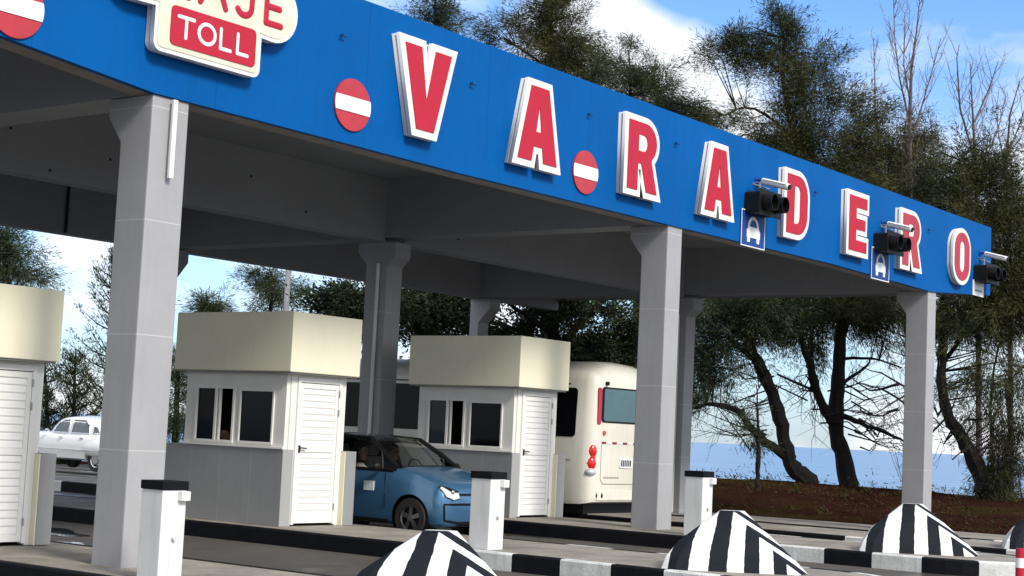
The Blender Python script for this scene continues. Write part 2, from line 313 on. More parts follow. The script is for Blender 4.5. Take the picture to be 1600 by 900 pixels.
def island(x0, x1, z, y0, y1, switch, seg=.70, labelk=''):
    """raised island: rounded nose at y0, kerb painted black beside the booths, in turn white and black round the nose"""
    cx, hw = (x0+x1)/2, (x1-x0)/2
    nose = [(cx+hw*math.sin(t), y0+1.25-1.25*math.cos(t)) for t in np.linspace(-math.pi/2, math.pi/2, 19)]
    tail = [(cx+hw*math.sin(t), y1-1.25+1.25*math.cos(t)) for t in np.linspace(math.pi/2, -math.pi/2, 13)]
    # stations along the left edge from tail to nose and back on the right
    def edge(x, ya, yb):
        ys_ = sorted([switch-k*seg for k in range(12)]+[switch+7.0, switch+13]+[y1-3.2, y1-2.2]+[ya, yb])
        ys_ = [v for v in ys_ if ya <= v <= yb]; return [(x, v) for v in ys_]
    left = edge(x0, y0+1.25, y1-1.25)[::-1]; right = edge(x1, y0+1.25, y1-1.25)
    loop = left[:-1]+nose+right[1:-1]+tail[:-1]
    def color(p):
        y = p[1]
        if y > y1-3.2: return int(y > y1-2.2) ^ 1
        if y > switch: return 0
        k = int((switch-y)/seg); return (k+1) % 2
    t = MB(); t.prism([(cx+(p[0]-cx)*(1-.10/hw), p[1]+(.10 if p[1] < y0+1.3 else -.10 if p[1] > y1-1.3 else 0)) for p in loop], z-.30, z, 'z')
    o = struct(t.build('island', M_isl, recalc=True))
    k = MB(); n = len(loop)
    def off(p, dd): return (cx+(p[0]-cx)*(1-dd/hw), p[1]+(dd if p[1] < y0+1.3 else -dd if p[1] > y1-1.3 else 0))
    for i in range(n):
        a, b = loop[i], loop[(i+1) % n]; c = color(((a[0]+b[0])/2, (a[1]+b[1])/2))
        ai, bi = off(a, .12), off(b, .12); a1, b1 = off(a, .02), off(b, .02)
        zt = z+.004
        k.add([(*a, z-.30), (*b, z-.30), (*b, zt-.02), (*a, zt-.02), (*b1, zt), (*a1, zt), (*bi, zt), (*ai, zt)], [(0,1,2,3), (3,2,4,5), (5,4,6,7)], c)
    ko = k.build('kerb', [M_kblk, M_kwht], o, recalc=False)
    return o
for key, (sw, y0, y1) in dict(A=(11.3, 7.2, 29), B=(12.1, 7.1, 29.5), C=(11.85, 7.0, 29.5), D=(11.9, 7.0, 29), E=(11.2, 6.6, 29)).items():
    x0, x1, z = ISL[key]; island(x0, x1, z, y0, y1, sw)
# lane marks
lm = MB()
for x in (14.0, 18.95): 
    for y in np.arange(-30, 4, 3.0): lm.box(x-.06, x+.06, y, y+1.5, G(x)-.186, G(x)-.182)
struct(lm.build('road_marking', M_kwht))

# puddle of rain water in the lane between the two left islands
def puddle(cx, cy, lx, ly, z):
    b = MB(); n = 40; P = [(cx+lx*(1+.25*math.sin(3*t+1)+.15*math.sin(7*t))*math.cos(t), cy+ly*(1+.3*math.sin(2*t)+.15*math.sin(5*t+2))*math.sin(t)) for t in np.linspace(0, 2*math.pi, n, endpoint=False)]
    b.add([(p[0], p[1], G(p[0])-.184) for p in P], [tuple(range(n))]); return struct(b.build('puddle', M_pud, recalc=False))
M_pud = mat('puddle_water', (0.03, 0.03, 0.03), 0.04, spec=1.0, var=0.0)
puddle(14.15, 18.6, .35, .9, 0); puddle(13.2, 16.9, .22, .5, 0); puddle(14.4, 20.6, .25, .5, 0)

# ------------------------------------------------------------------ canopy
COLX = [0.46, 10.86, 21.24, 31.66]; CW = .50
XL, XR = -4.2, 35.14; FT = 5.14
bot = [(XL, 3.62), (8.3, 3.60), (9.6, 3.48), (10.86, 3.365), (16, 3.335), (21.3, 3.355), (27.0, 3.40), (31.8, 3.35), (35.14, 3.60)]
can = thing('toll_canopy', 'long grey concrete toll plaza canopy with a bright blue fascia over the booths', 'canopy', (0, 0, 0))
fm = MB(); fm.prism([(XL, FT)]+bot+[(XR, FT)], 12.97, 13.06, 'y'); fm.build('fascia', M_blue, can)
sm = MB(); n_ = len(bot)
for i in range(n_-1):
    (xa, za), (xb, zb) = bot[i], bot[i+1]
    sm.add([(xa,13.06,za+.0),(xb,13.06,zb+.0),(xb,13.32,zb+.0),(xa,13.32,za+.0),(xa,13.06,4.9),(xb,13.06,4.9),(xb,13.32,4.9),(xa,13.32,4.9)], [(0,1,2,3),(0,1,5,4),(3,2,6,7),(4,5,6,7)])
sm.build('front_beam', M_band, can)
MB().box(XL, XR-.01, 13.322, 25.1, 4.42, 5.10).build('ceiling_slab', M_conc, can)
MB().box(XL, XR-.02, 24.85, 25.15, 3.36, 4.418).build('rear_beam', M_conc, can)
MB().box(XR-.1, XR-.012, 13.33, 24.84, 3.62, 4.418).build('end_beam', M_conc, can)
for x in COLX:
    MB().box(x, x+.52, 13.325, 24.845, 3.37, 4.417).build('cross_beam', M_conc, can)
gx = [XL]+sum([[x, x+.52] for x in COLX], [])[:-1]
for a, b in zip(gx[0::2], gx[1::2]):
    MB().box(a+.001, b-.001, 18.88, 19.22, 3.30, 4.416).build('main_girder', M_conc, can)
for (x, z) in ((13.3, 3.9), (15.05, 3.75), (15.35, 3.62), (15.9, 3.5), (12.2, 3.8), (17.9, 3.95), (23.3, 3.6), (19.2, 3.55), (14.0, 3.42)):
    MB().tube((x, 18.872, z), (x, 18.879, z), .022, n=10).build('drain_hole', M_black, can)
MB().tube((18.85, 24.80, 3.37), (18.85, 24.80, 4.3), .03).build('ceiling_pipe', M_dark, can)
def column(x, rows):
    for row in rows:
        z0 = {10.86: -1.555, 21.24: -1.37, 31.66: -1.63, .46: -1.78}[x]; w = (CW if x < 12 else .43) if row == 'front' else .42
        m = MB()
        if row == 'front':
            m.prism([(13.0, z0-.05), (13.48, z0-.05), (13.48, 2.88), (13.70, 3.17), (13.70, 3.362), (13.0, 3.362)], x, x+w, 'x')
            o = m.build('column', M_col, can, bevel=.018)
        if row == 'mid':
            m.prism([(18.80, z0-.05), (19.30, z0-.05), (19.30, 2.90), (19.52, 3.12), (19.52, 3.29), (18.62, 3.29), (18.62, 3.02), (18.80, 2.86)], x, x+w, 'x')
            o = m.build('column', M_col, can, bevel=.018)
            MB().tube((x-.035, 18.98, z0+.01), (x-.035, 18.98, 2.9), .032).build('drainpipe', M_white, o)
        if row == 'back':
            m.prism([(24.86, z0-.05), (25.14, z0-.05), (25.14, 3.355), (24.50, 3.355), (24.50, 3.1), (24.86, 2.75)], x, x+w, 'x')
            o = m.build('column', M_col, can, bevel=.018)
column(10.86, ['front', 'mid']); column(21.24, ['front', 'mid', 'back']); column(31.66, ['front', 'mid', 'back']); column(.46, ['front'])

for (hx, hz) in ((13.6, 4.62), (18.85, 4.66), (21.3, 4.66), (16.1, 4.55), (26.2, 4.62), (31.5, 4.62)):
    h = MB(); h.tube((hx, 12.968, hz), (hx, 12.92, hz), .012, n=8); h.tube((hx-.05, 12.92, hz-.02), (hx+.05, 12.92, hz-.02), .009, n=8); h.build('cable_hook', M_sblue2, can)
lt = thing('strip_light', 'thin white vertical tube light on the front of the left concrete column', 'light', (11.115, 12.97, 0))
MB().box(-.03, .03, -.045, -.006, 2.50, 3.34).build('tube', M_white, lt, bevel=.008); MB().box(-.014, .014, -.006, .03, 2.55, 3.3).build('bracket', M_metal, lt)

# ------------------------------------------------------------------ fascia letters
def curve_mesh(polys, offset, depth):
    cu = bpy.data.curves.new('tmp', 'CURVE'); cu.dimensions = '2D'; cu.fill_mode = 'BOTH'; cu.extrude = depth/2; cu.offset = offset
    for p in polys:
        s = cu.splines.new('POLY'); s.points.add(len(p)-1)
        for i, q in enumerate(p): s.points[i].co = (q[0], q[1], 0, 1)
        s.use_cyclic_u = True
    ob = bpy.data.objects.new('tmp', cu); COL.objects.link(ob); bpy.context.view_layer.update()
    me = bpy.data.meshes.new_from_object(ob.evaluated_get(bpy.context.evaluated_depsgraph_get())); bpy.data.objects.remove(ob); bpy.data.curves.remove(cu); return me
def plate(name, polys, offset, depth, yc, m, parent):
    """flat letter shape in the fascia plane; local x right, z up, centred at depth yc"""
    me = curve_mesh(polys, offset, depth)
    me.transform(Matrix.Translation((0, yc, 0)) @ Matrix.Rotation(math.pi/2, 4, 'X')); me.materials.clear(); me.materials.append(m); me.name = name
    o = bpy.data.objects.new(name, me); COL.objects.link(o); o.parent = parent; return o
def arc(cx, cy, rx, ry, a0, a1, n=14): return [(cx+rx*math.cos(math.radians(a)), cy+ry*math.sin(math.radians(a))) for a in np.linspace(a0, a1, n)]
# glyphs in a 1.0 high box (0..1), width about .75; each is (outer, [holes])
def gV(): return [(0,1),(.27,1),(.385,.36),(.50,1),(.77,1),(.53,0),(.24,0)], []
def gA(): return [(0,0),(.27,0),(.30,.20),(.47,.20),(.50,0),(.77,0),(.56,1),(.21,1)], [[(.335,.40),(.385,.76),(.435,.40)]]
def gR(): return [(0,0),(.25,0),(.25,.40),(.33,.40),(.47,0),(.74,0),(.585,.45)]+arc(.42,.72,.28,.28,-52,90)+[(0,1)], [[(.25,.58)]+arc(.38,.70,.09,.12,-90,90,8)+[(.25,.82)]]
def gD(): return [(0,0)]+arc(.38,.36,.32,.36,-90,0,8)+arc(.38,.64,.32,.36,0,90,8)+[(0,1)], [[(.25,.18)]+arc(.34,.30,.10,.12,-90,0,5)+arc(.34,.70,.10,.12,0,90,5)+[(.25,.82)]]
def gE(): return [(0,0),(.66,0),(.66,.20),(.26,.20),(.26,.40),(.60,.40),(.60,.60),(.26,.60),(.26,.80),(.66,.80),(.66,1),(0,1)], []
def gO(): return arc(.36,.34,.36,.34,-180,0,14)+arc(.36,.66,.36,.34,0,180,14), [arc(.36,.33,.115,.15,-180,0,9)+arc(.36,.67,.115,.15,0,180,9)]
H = 1.03
spec = [('V', gV, 14.46, 'bright red letter V in a white edge, first big letter of the blue fascia', M_red, 1.17),
        ('A', gA, 16.84, 'bright red letter A just left of the small red disc on the blue fascia', M_red, 1.17),
        ('R', gR, 19.54, 'bright red letter R between the small red disc and the second letter A', M_red, 1.12),
        ('A', gA, 21.82, 'bright red letter A right above the middle front column, left of the first signal', M_red, 1.12),
        ('D', gD, 24.62, 'bright red letter D beside the first black traffic signal', M_red, 1.12),
        ('E', gE, 27.12, 'bright red letter E between the two blue car signs', M_red, 1.17),
        ('R', gR, 29.58, 'faded red letter R partly behind the second black traffic signal', M_redf, 1.18),
        ('O', gO, 32.30, 'faded red letter O, last letter at the right end of the blue fascia', M_redf, 1.15)]
for ch, g, x, lab, m, sx_ in spec:
    o = thing('sign_letter', lab, 'sign letter', (x*1.0102, 12.97, 3.716), group='big red letters spelling the place name on the fascia')
    o.scale = (1.01, .55, 1.01); outer, holes = g(); sc_ = lambda P: [(p[0]*sx_, p[1]*H) for p in P]
    plate('backing_tray', [sc_(outer)], .085, .09, -.055, M_lett, o)
    plate('shaded_recess', [sc_(outer)], .068, .05, -.126, M_groove, o)  # grey plate in place of the shadow between the two trays
    plate('front_tray', [sc_(outer)], .092, .10, -.202, M_lett, o)
    plate('letter_face', [sc_(outer)]+[sc_(h) for h in holes], 0, .02, -.262, m, o)

# ------------------------------------------------------------------ round no-entry discs
def disc(x, z, lab, first=None):
    if first: return dup(first, (x, 12.97, z), label=lab)
    o = thing('no_entry_sign', lab, 'road sign', (x, 12.97, z), group='round red no-entry discs on the blue fascia')
    MB().tube((0,-.026,0), (0,-.002,0), .315, n=48).build('disc', M_redd, o)
    b = MB(); pts = [(.312*math.cos(t), .312*math.sin(t)) for t in np.linspace(-.30, .30, 7)]; pts += [(-p[0], -p[1]) for p in pts]
    b.prism(pts, -.036, -.0262, 'y').build('bar', M_reflect, o); return o
M_redd = mat('disc_red_film', (0.50, 0.03, 0.05), 0.45)
d1 = disc(13.85, 3.82, 'round red disc with a white bar, between the toll sign and the letter V')
disc(18.82, 3.80, 'round red disc with a white bar, between the letters A and R', d1)
disc(9.08, 3.86, 'round red disc with a white bar cut by the left edge of the photo', d1)

# ------------------------------------------------------------------ toll sign plate
ts = thing('toll_sign', 'cream outlined toll sign with red lettering on the left of the blue fascia', 'sign', (0, 12.97, 0))
ts.scale = (1.0095, .6, 1.0095)
def rrect(x0, x1, z0, z1, r_, corners='abcd', n=7):
    P = []
    for k, (cx, cz, a) in enumerate(((x0+r_, z0+r_, 180), (x1-r_, z0+r_, 270), (x1-r_, z1-r_, 0), (x0+r_, z1-r_, 90))): P += arc(cx, cz, r_, r_, a, a+90, n)
    return P
def tollshape(g_=0):
    # pill above, box below, one outline
    P = [(10.56-g_, 4.20)] + arc(10.66, 3.84, .10+g_, .10+g_, 180, 270, 6) + arc(11.96, 3.84, .10+g_, .10+g_, 270, 360, 6) + [(12.06+g_, 4.20)]
    P += arc(12.24, 4.545, .355+g_, .355+g_, -95, 90, 16) + arc(10.30, 4.545, .355+g_, .355+g_, 90, 265, 16); return P
M_cream2 = mat('sign_cream_film', (0.80, 0.77, 0.62), 0.5)
plate('backing_tray', [tollshape()], -.01, .08, -.06, M_lett, ts); plate('shaded_recess', [tollshape()], -.03, .06, -.13, M_groove, ts)
plate('front_tray', [tollshape()], 0, .10, -.21, M_lett, ts); plate('cream_face', [tollshape()], -.045, .012, -.266, M_cream2, ts)
plate('red_panel', [rrect(10.76, 11.97, 3.84, 4.26, .06)], 0, .012, -.279, M_red, ts)
def strokes(name, segs, rr, m, parent, y=-.285):
    b = MB()
    for i, pts in enumerate(segs):
        P = [Vector((p[0], y-.0007*i, p[1])) for p in pts]
        for a, c in zip(P[:-1], P[1:]): b.tube(a, c, rr, n=10)
        for p in P: b.ball(p, rr, n=10)
    o = b.build(name, m, parent, recalc=True); 
    # flatten into a low relief
    for v in o.data.vertices: v.co.y = y+(v.co.y-y)*.35
    return o
z0, z1 = 3.945, 4.155; 
strokes('lettering', [[(10.865, z1), (11.075, z1)], [(10.97, z1), (10.97, z0)],
        arc(11.26, (z0+z1)/2, .115, .105, 0, 360, 20), [(11.455, z1), (11.455, z0), (11.60, z0)], [(11.70, z1), (11.70, z0), (11.85, z0)]], .021, M_reflect, ts)
a0, a1 = 4.385, 4.76
strokes('lettering', [[(10.28, a0), (10.28, a1)], [(10.28, a1)]+arc(10.42, a1-.095, .10, .095, 90, -90, 9)+[(10.28, a1-.19)],
        [(10.98, a1), (10.74, a1), (10.74, a0), (10.98, a0)], [(10.74, (a0+a1)/2), (10.94, (a0+a1)/2)],
        [(11.14, a0), (11.32, a1), (11.50, a0)], [(11.20, a0+.12), (11.44, a0+.12)],
        [(11.88, a1), (11.88, a0+.10)]+arc(11.77, a0+.10, .11, .10, 0, -150, 9),
        [(12.33, a1), (12.10, a1), (12.10, a0), (12.33, a0)], [(12.10, (a0+a1)/2), (12.30, (a0+a1)/2)]], .038, M_red, ts, y=-.276)

# ------------------------------------------------------------------ blue car signs, grey sign, signals, cameras
def carsign(x, z, lab, first=None):
    if first: return dup(first, (x, 12.97, z), label=lab)
    o = thing('lane_sign', lab, 'road sign', (x, 12.97, z), group='square blue car signs under the signals')
    MB().box(-.42, .42, -.022, -.002, -.31, .31).build('panel', M_sblue, o)
    b = MB()
    for q in ((-.42, .42, .292, .31), (-.42, .42, -.31, -.292), (-.42, -.402, -.2919, .2919), (.402, .42, -.2919, .2919)): b.box(q[0], q[1], -.027, -.0221, q[2], q[3])
    b.build('border', M_reflect, o)
    c = MB()   # front view of a car: arch, body, legs
    arch = arc(0, .02, .19, .20, 0, 180, 12)+arc(0, .02, .135, .14, 180, 0, 12)
    n = len(arch)//2
    for i in range(n-1): c.prism([arch[i], arch[i+1], arch[2*n-2-i], arch[2*n-1-i]], -.029, -.0222, 'y')
    c.prism([(-.23,-.03),(-.17,.035),(.17,.035),(.23,-.03),(.23,-.15),(-.23,-.15)], -.034, -.02221, 'y'); c.box(-.21, -.12, -.0338, -.02222, -.23, -.1501); c.box(.12, .21, -.0338, -.02222, -.23, -.1501)
    c.build('car_symbol', M_reflect, o); return o
s1 = carsign(23.90, 3.63, 'square blue sign with a white car, below the letter D signal')
carsign(29.11, 3.62, 'square blue sign with a white car, between the letters E and R')
s3 = thing('lane_sign', 'small pale grey panel below the last traffic signal, right of the letter O', 'road sign', (34.36, 12.97, 3.68))
MB().box(-.32, .32, -.022, -.002, -.17, .17).build('panel', M_reflect, s3); MB().box(-.2, .2, -.026, -.0221, -.07, -.03).build('stripe', M_groove, s3)

def signal(x, z, lab, first=None):
    if first: return dup(first, (x, 12.97, z), label=lab)
    o = thing('traffic_signal', lab, 'traffic signal', (x, 12.97, z), group='black lane signals on the fascia')
    MB().box(-.36, .36, -.30, .02, -.19, .17).build('housing', M_black2, o, bevel=.05, seg=3)
    MB().box(-.40, .40, -.315, -.301, -.23, .21).build('backplate', M_black, o, bevel=.006)
    for cx in (-.19, .19):
        b = MB(); R_ = .14
        rings = [[(cx+rr*math.cos(t), y, -.01+rr*math.sin(t)) for t in np.linspace(0, 2*math.pi, 24, endpoint=False)] for rr, y in ((R_, -.316), (R_, -.50), (R_-.012, -.50), (R_-.012, -.33))]
        b.loft(rings, cap=False).build('visor', M_black, o, smooth=True)
        MB().tube((cx, -.316, -.01), (cx, -.335, -.01), .14, n=24).build('lens', M_lensd, o)
    b = MB(); b.tube((-.05, -.12, .17), (-.05, -.12, .36), .018); b.tube((-.3, -.12, .30), (.3, -.12, .30), .014); b.tube((-.05, -.002, .36), (-.05, -.14, .36), .018)
    b.build('bracket', M_metal, o)
    return o
M_black2 = mat('signal_housing', (0.014, 0.015, 0.011), 0.5, var=0.2, spec=0.25); M_lensd = mat('unlit_lens', (0.02, 0.02, 0.02), 0.15)
g1 = signal(23.95, 4.07, 'black two lamp traffic signal hiding the left edge of the letter D')
signal(29.15, 4.04, 'black two lamp traffic signal hiding the left edge of the faded letter R')
signal(34.45, 4.01, 'black two lamp traffic signal at the far right end of the fascia')
def cctv(x, z, lab, first=None):
    if first: return dup(first, (x, 12.97, z), label=lab)
    o = thing('security_camera', lab, 'camera', (x, 12.97, z), group='white tube cameras above the signals')
    b = MB(); b.tube((0, -.12, .0), (0, -.62, -.13), .058, n=16).build('body', M_white, o, smooth=True)
    MB().tube((0, -.615, -.129), (0, -.64, -.1355), .045, n=16).build('lens', M_black, o)
    MB().box(-.075, .075, -.60, -.14, .058, .066).build('sun_shield', M_white, o).rotation_euler = (math.radians(14.6), 0, 0)
    m = MB(); m.tube((0, -.002, .02), (0, -.16, .02), .03); m.tube((0, -.002, .02), (0, -.02, .02), .07); m.build('mount', M_sblue, o)
    return o
c1 = cctv(24.0, 4.47, 'white tube camera on the fascia touching the edge of the letter D')
cctv(29.2, 4.43, 'white tube camera on the fascia touching the edge of the faded letter R')
cctv(34.45, 4.46, 'white tube camera near the right end of the blue fascia')

# ------------------------------------------------------------------ booths
def booth(loc, lab, first=None):
    if first: return dup(first, loc, label=lab)
    o = thing('toll_booth', lab, 'toll booth', loc, group='cream roofed toll booths on the islands')
    # plan: x 0..1.32 (0 = window side), y 0..2.35 ; z 0..2.13
    W_, D_ = 1.25, 2.12; zt = 2.125
    wn = MB()      # grey plinth walls, thicker than the cabin, running past it as fins at the lanes
    wn.box(0, .20, 0, 2.45, 0, 1.055); wn.box(1.21, 1.43, -.06, 2.45, 0, 1.055); wn.box(.2002, 1.2098, 2.0, 2.2, 0, 1.055)
    wn.build('plinth', [M_wains, M_creamw], o, bevel=.006)
    cw = MB(); cw.box(1.195, 1.2088, -.055, .0285, .0, 1.05); cw.build('plinth_lining', M_creamw, o)
    w = MB(); t_ = .07; x0, x1, y0, y1 = .05, 1.235, .05, 2.08
    # lane side wall with two openings
    ops = [(.27, .96, 1.115, 1.875), (1.06, 1.87, 1.105, 1.905)]   # y0,y1,z0,z1
    w.box(x0, x0+t_, y0, ops[0][0], 1.056, zt); w.box(x0, x0+t_, ops[0][1], ops[1][0], 1.056, zt); w.box(x0, x0+t_, ops[1][1], y1, 1.056, zt)
    for a, b_, c, e in ops: w.box(x0, x0+t_, a, b_, 1.056, c); w.box(x0, x0+t_, a, b_, e, zt)
    # other walls
    w.box(x1-t_, x1, y0, y1, 1.056, zt); w.box(x0+t_+.0002, x1-t_-.0002, y1-t_, y1, 1.056, zt)
    # front wall round the door (set back .15)
    w.box(x0+t_+.0002, .235, y0-.02, y0+.05, 1.056, zt); w.box(.2002, .235, .03, .10, 0, 1.0558); w.box(1.125, 1.194, .03, .10, 0, 1.0558); w.box(1.125, x1-t_-.0002+t_, y0-.02, y0-.0002, 1.056, zt)
    w.box(.2352, 1.1248, .03, .10, 2.07, zt)
    w.build('wall', M_wall, o)
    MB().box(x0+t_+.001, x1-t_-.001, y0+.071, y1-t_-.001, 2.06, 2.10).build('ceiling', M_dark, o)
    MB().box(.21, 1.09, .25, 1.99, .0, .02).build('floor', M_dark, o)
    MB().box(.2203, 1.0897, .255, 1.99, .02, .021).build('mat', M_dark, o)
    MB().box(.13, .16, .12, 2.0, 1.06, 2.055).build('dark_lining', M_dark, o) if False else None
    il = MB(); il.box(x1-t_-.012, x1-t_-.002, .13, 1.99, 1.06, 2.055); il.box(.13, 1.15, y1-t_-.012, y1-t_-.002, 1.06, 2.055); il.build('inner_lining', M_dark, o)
    # window frames
    f1 = MB(); a, b_, c, e = ops[1]; xf0, xf1 = .030, .075
    f1.box(xf0, xf1, a, a+.035, c, e); f1.box(xf0, xf1, b_-.035, b_, c, e); f1.box(xf0, xf1, a+.0352, b_-.0352, e-.035, e); f1.box(xf0, xf1, a+.0352, b_-.0352, c, c+.035)
    f1.box(xf0-.004, xf1, 1.42, 1.46, c+.0352, e-.0352); f1.box(xf0+.01, xf1, 1.36, 1.385, c+.0353, e-.0353)
    wf = f1.build('window_frame', M_white, o)
    MB().box(.058, .064, 1.461, b_-.0353, c+.0354, e-.0354).build('pane', G2, wf); None
    f2 = MB(); a, b_, c, e = ops[0]
    f2.box(xf0, xf1, a, a+.028, c, e); f2.box(xf0, xf1, b_-.028, b_, c, e); f2.box(xf0, xf1, a+.0282, b_-.0282, e-.028, e); f2.box(xf0, xf1, a+.0282, b_-.0282, c, c+.028)
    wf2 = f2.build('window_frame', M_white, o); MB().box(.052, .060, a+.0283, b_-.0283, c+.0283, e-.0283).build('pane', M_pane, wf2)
    MB().box(-.02, .049, .0, 2.10, 1.0555, 1.083).build('window_sill', M_white, o, bevel=.004)
    # roof box
    rb = MB(); rb.box(-.10, 1.31, -.15, 2.22, 2.127, 2.96); rb.build('roof', M_cream, o, bevel=.012)
    MB().box(-.07, 1.28, -.12, 2.19, 2.105, 2.1268).build('roof_edge', M_groove, o)
    # door: louvred, two panels, in a white frame
    dx0, dx1, dz1, yd = .255, 1.125, 2.00, .035
    fr = MB(); fr.box(dx0-.018, dx0+.03, yd-.03, yd+.05, .02, 2.069); fr.box(dx1-.055, dx1, yd-.03, yd+.05, .02, 2.069); fr.box(dx0+.0302, dx1-.0552, yd-.03, yd+.05, dz1, 2.069)
    fo = fr.build('door_frame', M_white, o, bevel=.004)
    dr = MB(); lx0, lx1 = dx0+.036, dx1-.060
    dr.box(lx0, lx0+.06, yd-.02, yd+.02, .04, dz1-.01); dr.box(lx1-.06, lx1, yd-.02, yd+.02, .04, dz1-.01)
    for (za, zb) in ((.04, .12), (1.03, 1.10), (dz1-.08, dz1-.01)): dr.box(lx0+.0601, lx1-.0601, yd-.02, yd+.02, za, zb)
    for (za, zb) in ((.12, 1.03), (1.10, dz1-.08)):
        k = int((zb-za)/.088)
        for i in range(k):
            zz = za+(i)*(zb-za)/k; h = (zb-za)/k
            dr.prism([(yd+.014, zz), (yd-.007, zz+.001), (yd-.013, zz+.016), (yd-.004, zz+h), (yd+.014, zz+h)], lx0+.0602, lx1-.0602, 'x')
    do = dr.build('door', M_white, o)
    hd = MB(); hd.box(lx0+.015, lx0+.045, yd-.034, yd-.0202, 1.02, 1.12); hd.tube((lx0+.03, yd-.034, 1.085), (lx0+.03, yd-.06, 1.085), .009); hd.tube((lx0+.03, yd-.06, 1.085), (lx0+.14, yd-.06, 1.08), .009); hd.build('handle', M_black, do)
    hg = MB()
    for zz in (.22, 1.55, 1.82): hg.tube((dx1-.052, yd-.036, zz), (dx1-.052, yd-.036, zz+.09), .010)
    hg.build('hinge', M_metal, fo)
    # counter inside
    MB().box(.125, .42, .5, 1.95, 1.0, 1.04).build('counter', M_metal, o)
    return o
b1 = booth((15.85, 15.75, -1.425), 'cream topped toll booth in the middle, directly left of the blue car')
booth((20.97, 15.63, -1.37), 'cream topped toll booth farthest right, beside the white minibus', b1)
booth((10.47, 15.58, -1.545), 'cream topped toll booth cut off by the left edge, left of the nearest column', b1)
for x, y, z, lab in ((16.62, 16.5, -1.425, 'small black computer screen inside the middle toll booth'), (21.74, 16.4, -1.37, 'small black computer screen inside the right toll booth')):
    o = thing('monitor', lab, 'screen', (x, y+.45, z+1.04), rz=math.radians(35)); 
    MB().box(-.2, .2, -.012, .012, .1, .38).build('screen', M_black, o, bevel=.004); MB().box(-.02, .02, .0125, .03, 0, .2).build('stand', M_metal, o); MB().box(-.1, .1, -.05, .08, 0, .012).build('foot', M_metal, o)

# ------------------------------------------------------------------ bollards (barrier posts)
def post(loc, lab, first=None):
    if first: return dup(first, loc, label=lab)
    o = thing('barrier_post', lab, 'post', loc, group='white box posts with black caps on the islands')
    MB().box(0, .30, 0, .30, 0, .86).build('body', M_postw, o, bevel=.008)
    MB().box(-.012, .312, -.012, .312, .8605, .945).build('cap', M_kblk, o, bevel=.006)
    MB().box(.19, .30, -.06, -.0005, .76, .85).build('reader_box', M_white, o, bevel=.006)
    MB().tube((.16, -.0005, .40), (.16, -.03, .40), .022, n=12).build('bolt', M_kwht, o)
    return o
M_postw = mat('post_white_paint', (0.74, 0.75, 0.75), 0.55, var=0.06, scale=3, stains=0.25)
p1 = post((15.53, 11.88, -1.425), 'white box post with a black cap, in front of the blue car')
post((10.32, 11.82, -1.555), 'white box post with a black cap, in front of the left concrete column', p1)
post((20.62, 11.86, -1.37), 'white box post with a black cap, right of the middle front column', p1)

# ------------------------------------------------------------------ striped crash noses
def striped():
    m = bpy.data.materials.new('chevron_paint'); m.use_nodes = True; t = m.node_tree; b = t.nodes['Principled BSDF']; b.inputs['Roughness'].default_value = .75; b.inputs['Specular IOR Level'].default_value = .12
    c = t.nodes.new('ShaderNodeTexCoord'); s = t.nodes.new('ShaderNodeSeparateXYZ'); t.links.new(c.outputs['Object'], s.inputs[0])
    def mth(op, a, b_=None, cl=False):
        n = t.nodes.new('ShaderNodeMath'); n.operation = op; n.use_clamp = cl
        for i, q in enumerate((a, b_)):
            if q is None: continue
            if isinstance(q, (int, float)): n.inputs[i].default_value = q
            else: t.links.new(q, n.inputs[i])
        return n.outputs[0]
    tt = mth('MULTIPLY', s.outputs[1], -1.0)
    xl = mth('MAXIMUM', mth('SUBTRACT', mth('MULTIPLY', s.outputs[0], -1.0), .14), 0.0); xr = mth('MAXIMUM', mth('ADD', s.outputs[0], .14), 0.0)
    e = mth('SUBTRACT', mth('SUBTRACT', tt, mth('MULTIPLY', xl, .43)), mth('MULTIPLY', xr, 1.15))
    e = mth('DIVIDE', e, mth('ADD', mth('MULTIPLY', xl, .42), 1.0)); nz = t.nodes.new('ShaderNodeTexNoise'); nz.inputs['Scale'].default_value = 9; t.links.new(c.outputs['Object'], nz.inputs['Vector'])
    e = mth('ADD', e, mth('MULTIPLY', mth('SUBTRACT', nz.outputs['Fac'], .5), .025))
    q = mth('FLOOR', mth('DIVIDE', mth('ADD', e, 10.5+.175), .175)); md = mth('MODULO', q, 2.0); 
    n = t.nodes.new('ShaderNodeTexNoise'); n.inputs['Scale'].default_value = 5; n.inputs['Detail'].default_value = 6; t.links.new(c.outputs['Object'], n.inputs['Vector'])
    w = t.nodes.new('ShaderNodeMixRGB'); w.inputs[1].default_value = (.52, .53, .54, 1); w.inputs[2].default_value = (.80, .81, .80, 1); t.links.new(n.outputs['Fac'], w.inputs[0])
    k = t.nodes.new('ShaderNodeMixRGB'); k.inputs[1].default_value = (.006, .009, .016, 1); k.inputs[2].default_value = (.016, .017, .020, 1); t.links.new(n.outputs['Fac'], k.inputs[0])
    x = t.nodes.new('ShaderNodeMixRGB'); t.links.new(md, x.inputs[0]); t.links.new(k.outputs[0], x.inputs[1]); t.links.new(w.outputs[0], x.inputs[2]); t.links.new(x.outputs[0], b.inputs['Base Color'])
    return m
M_chev = striped()
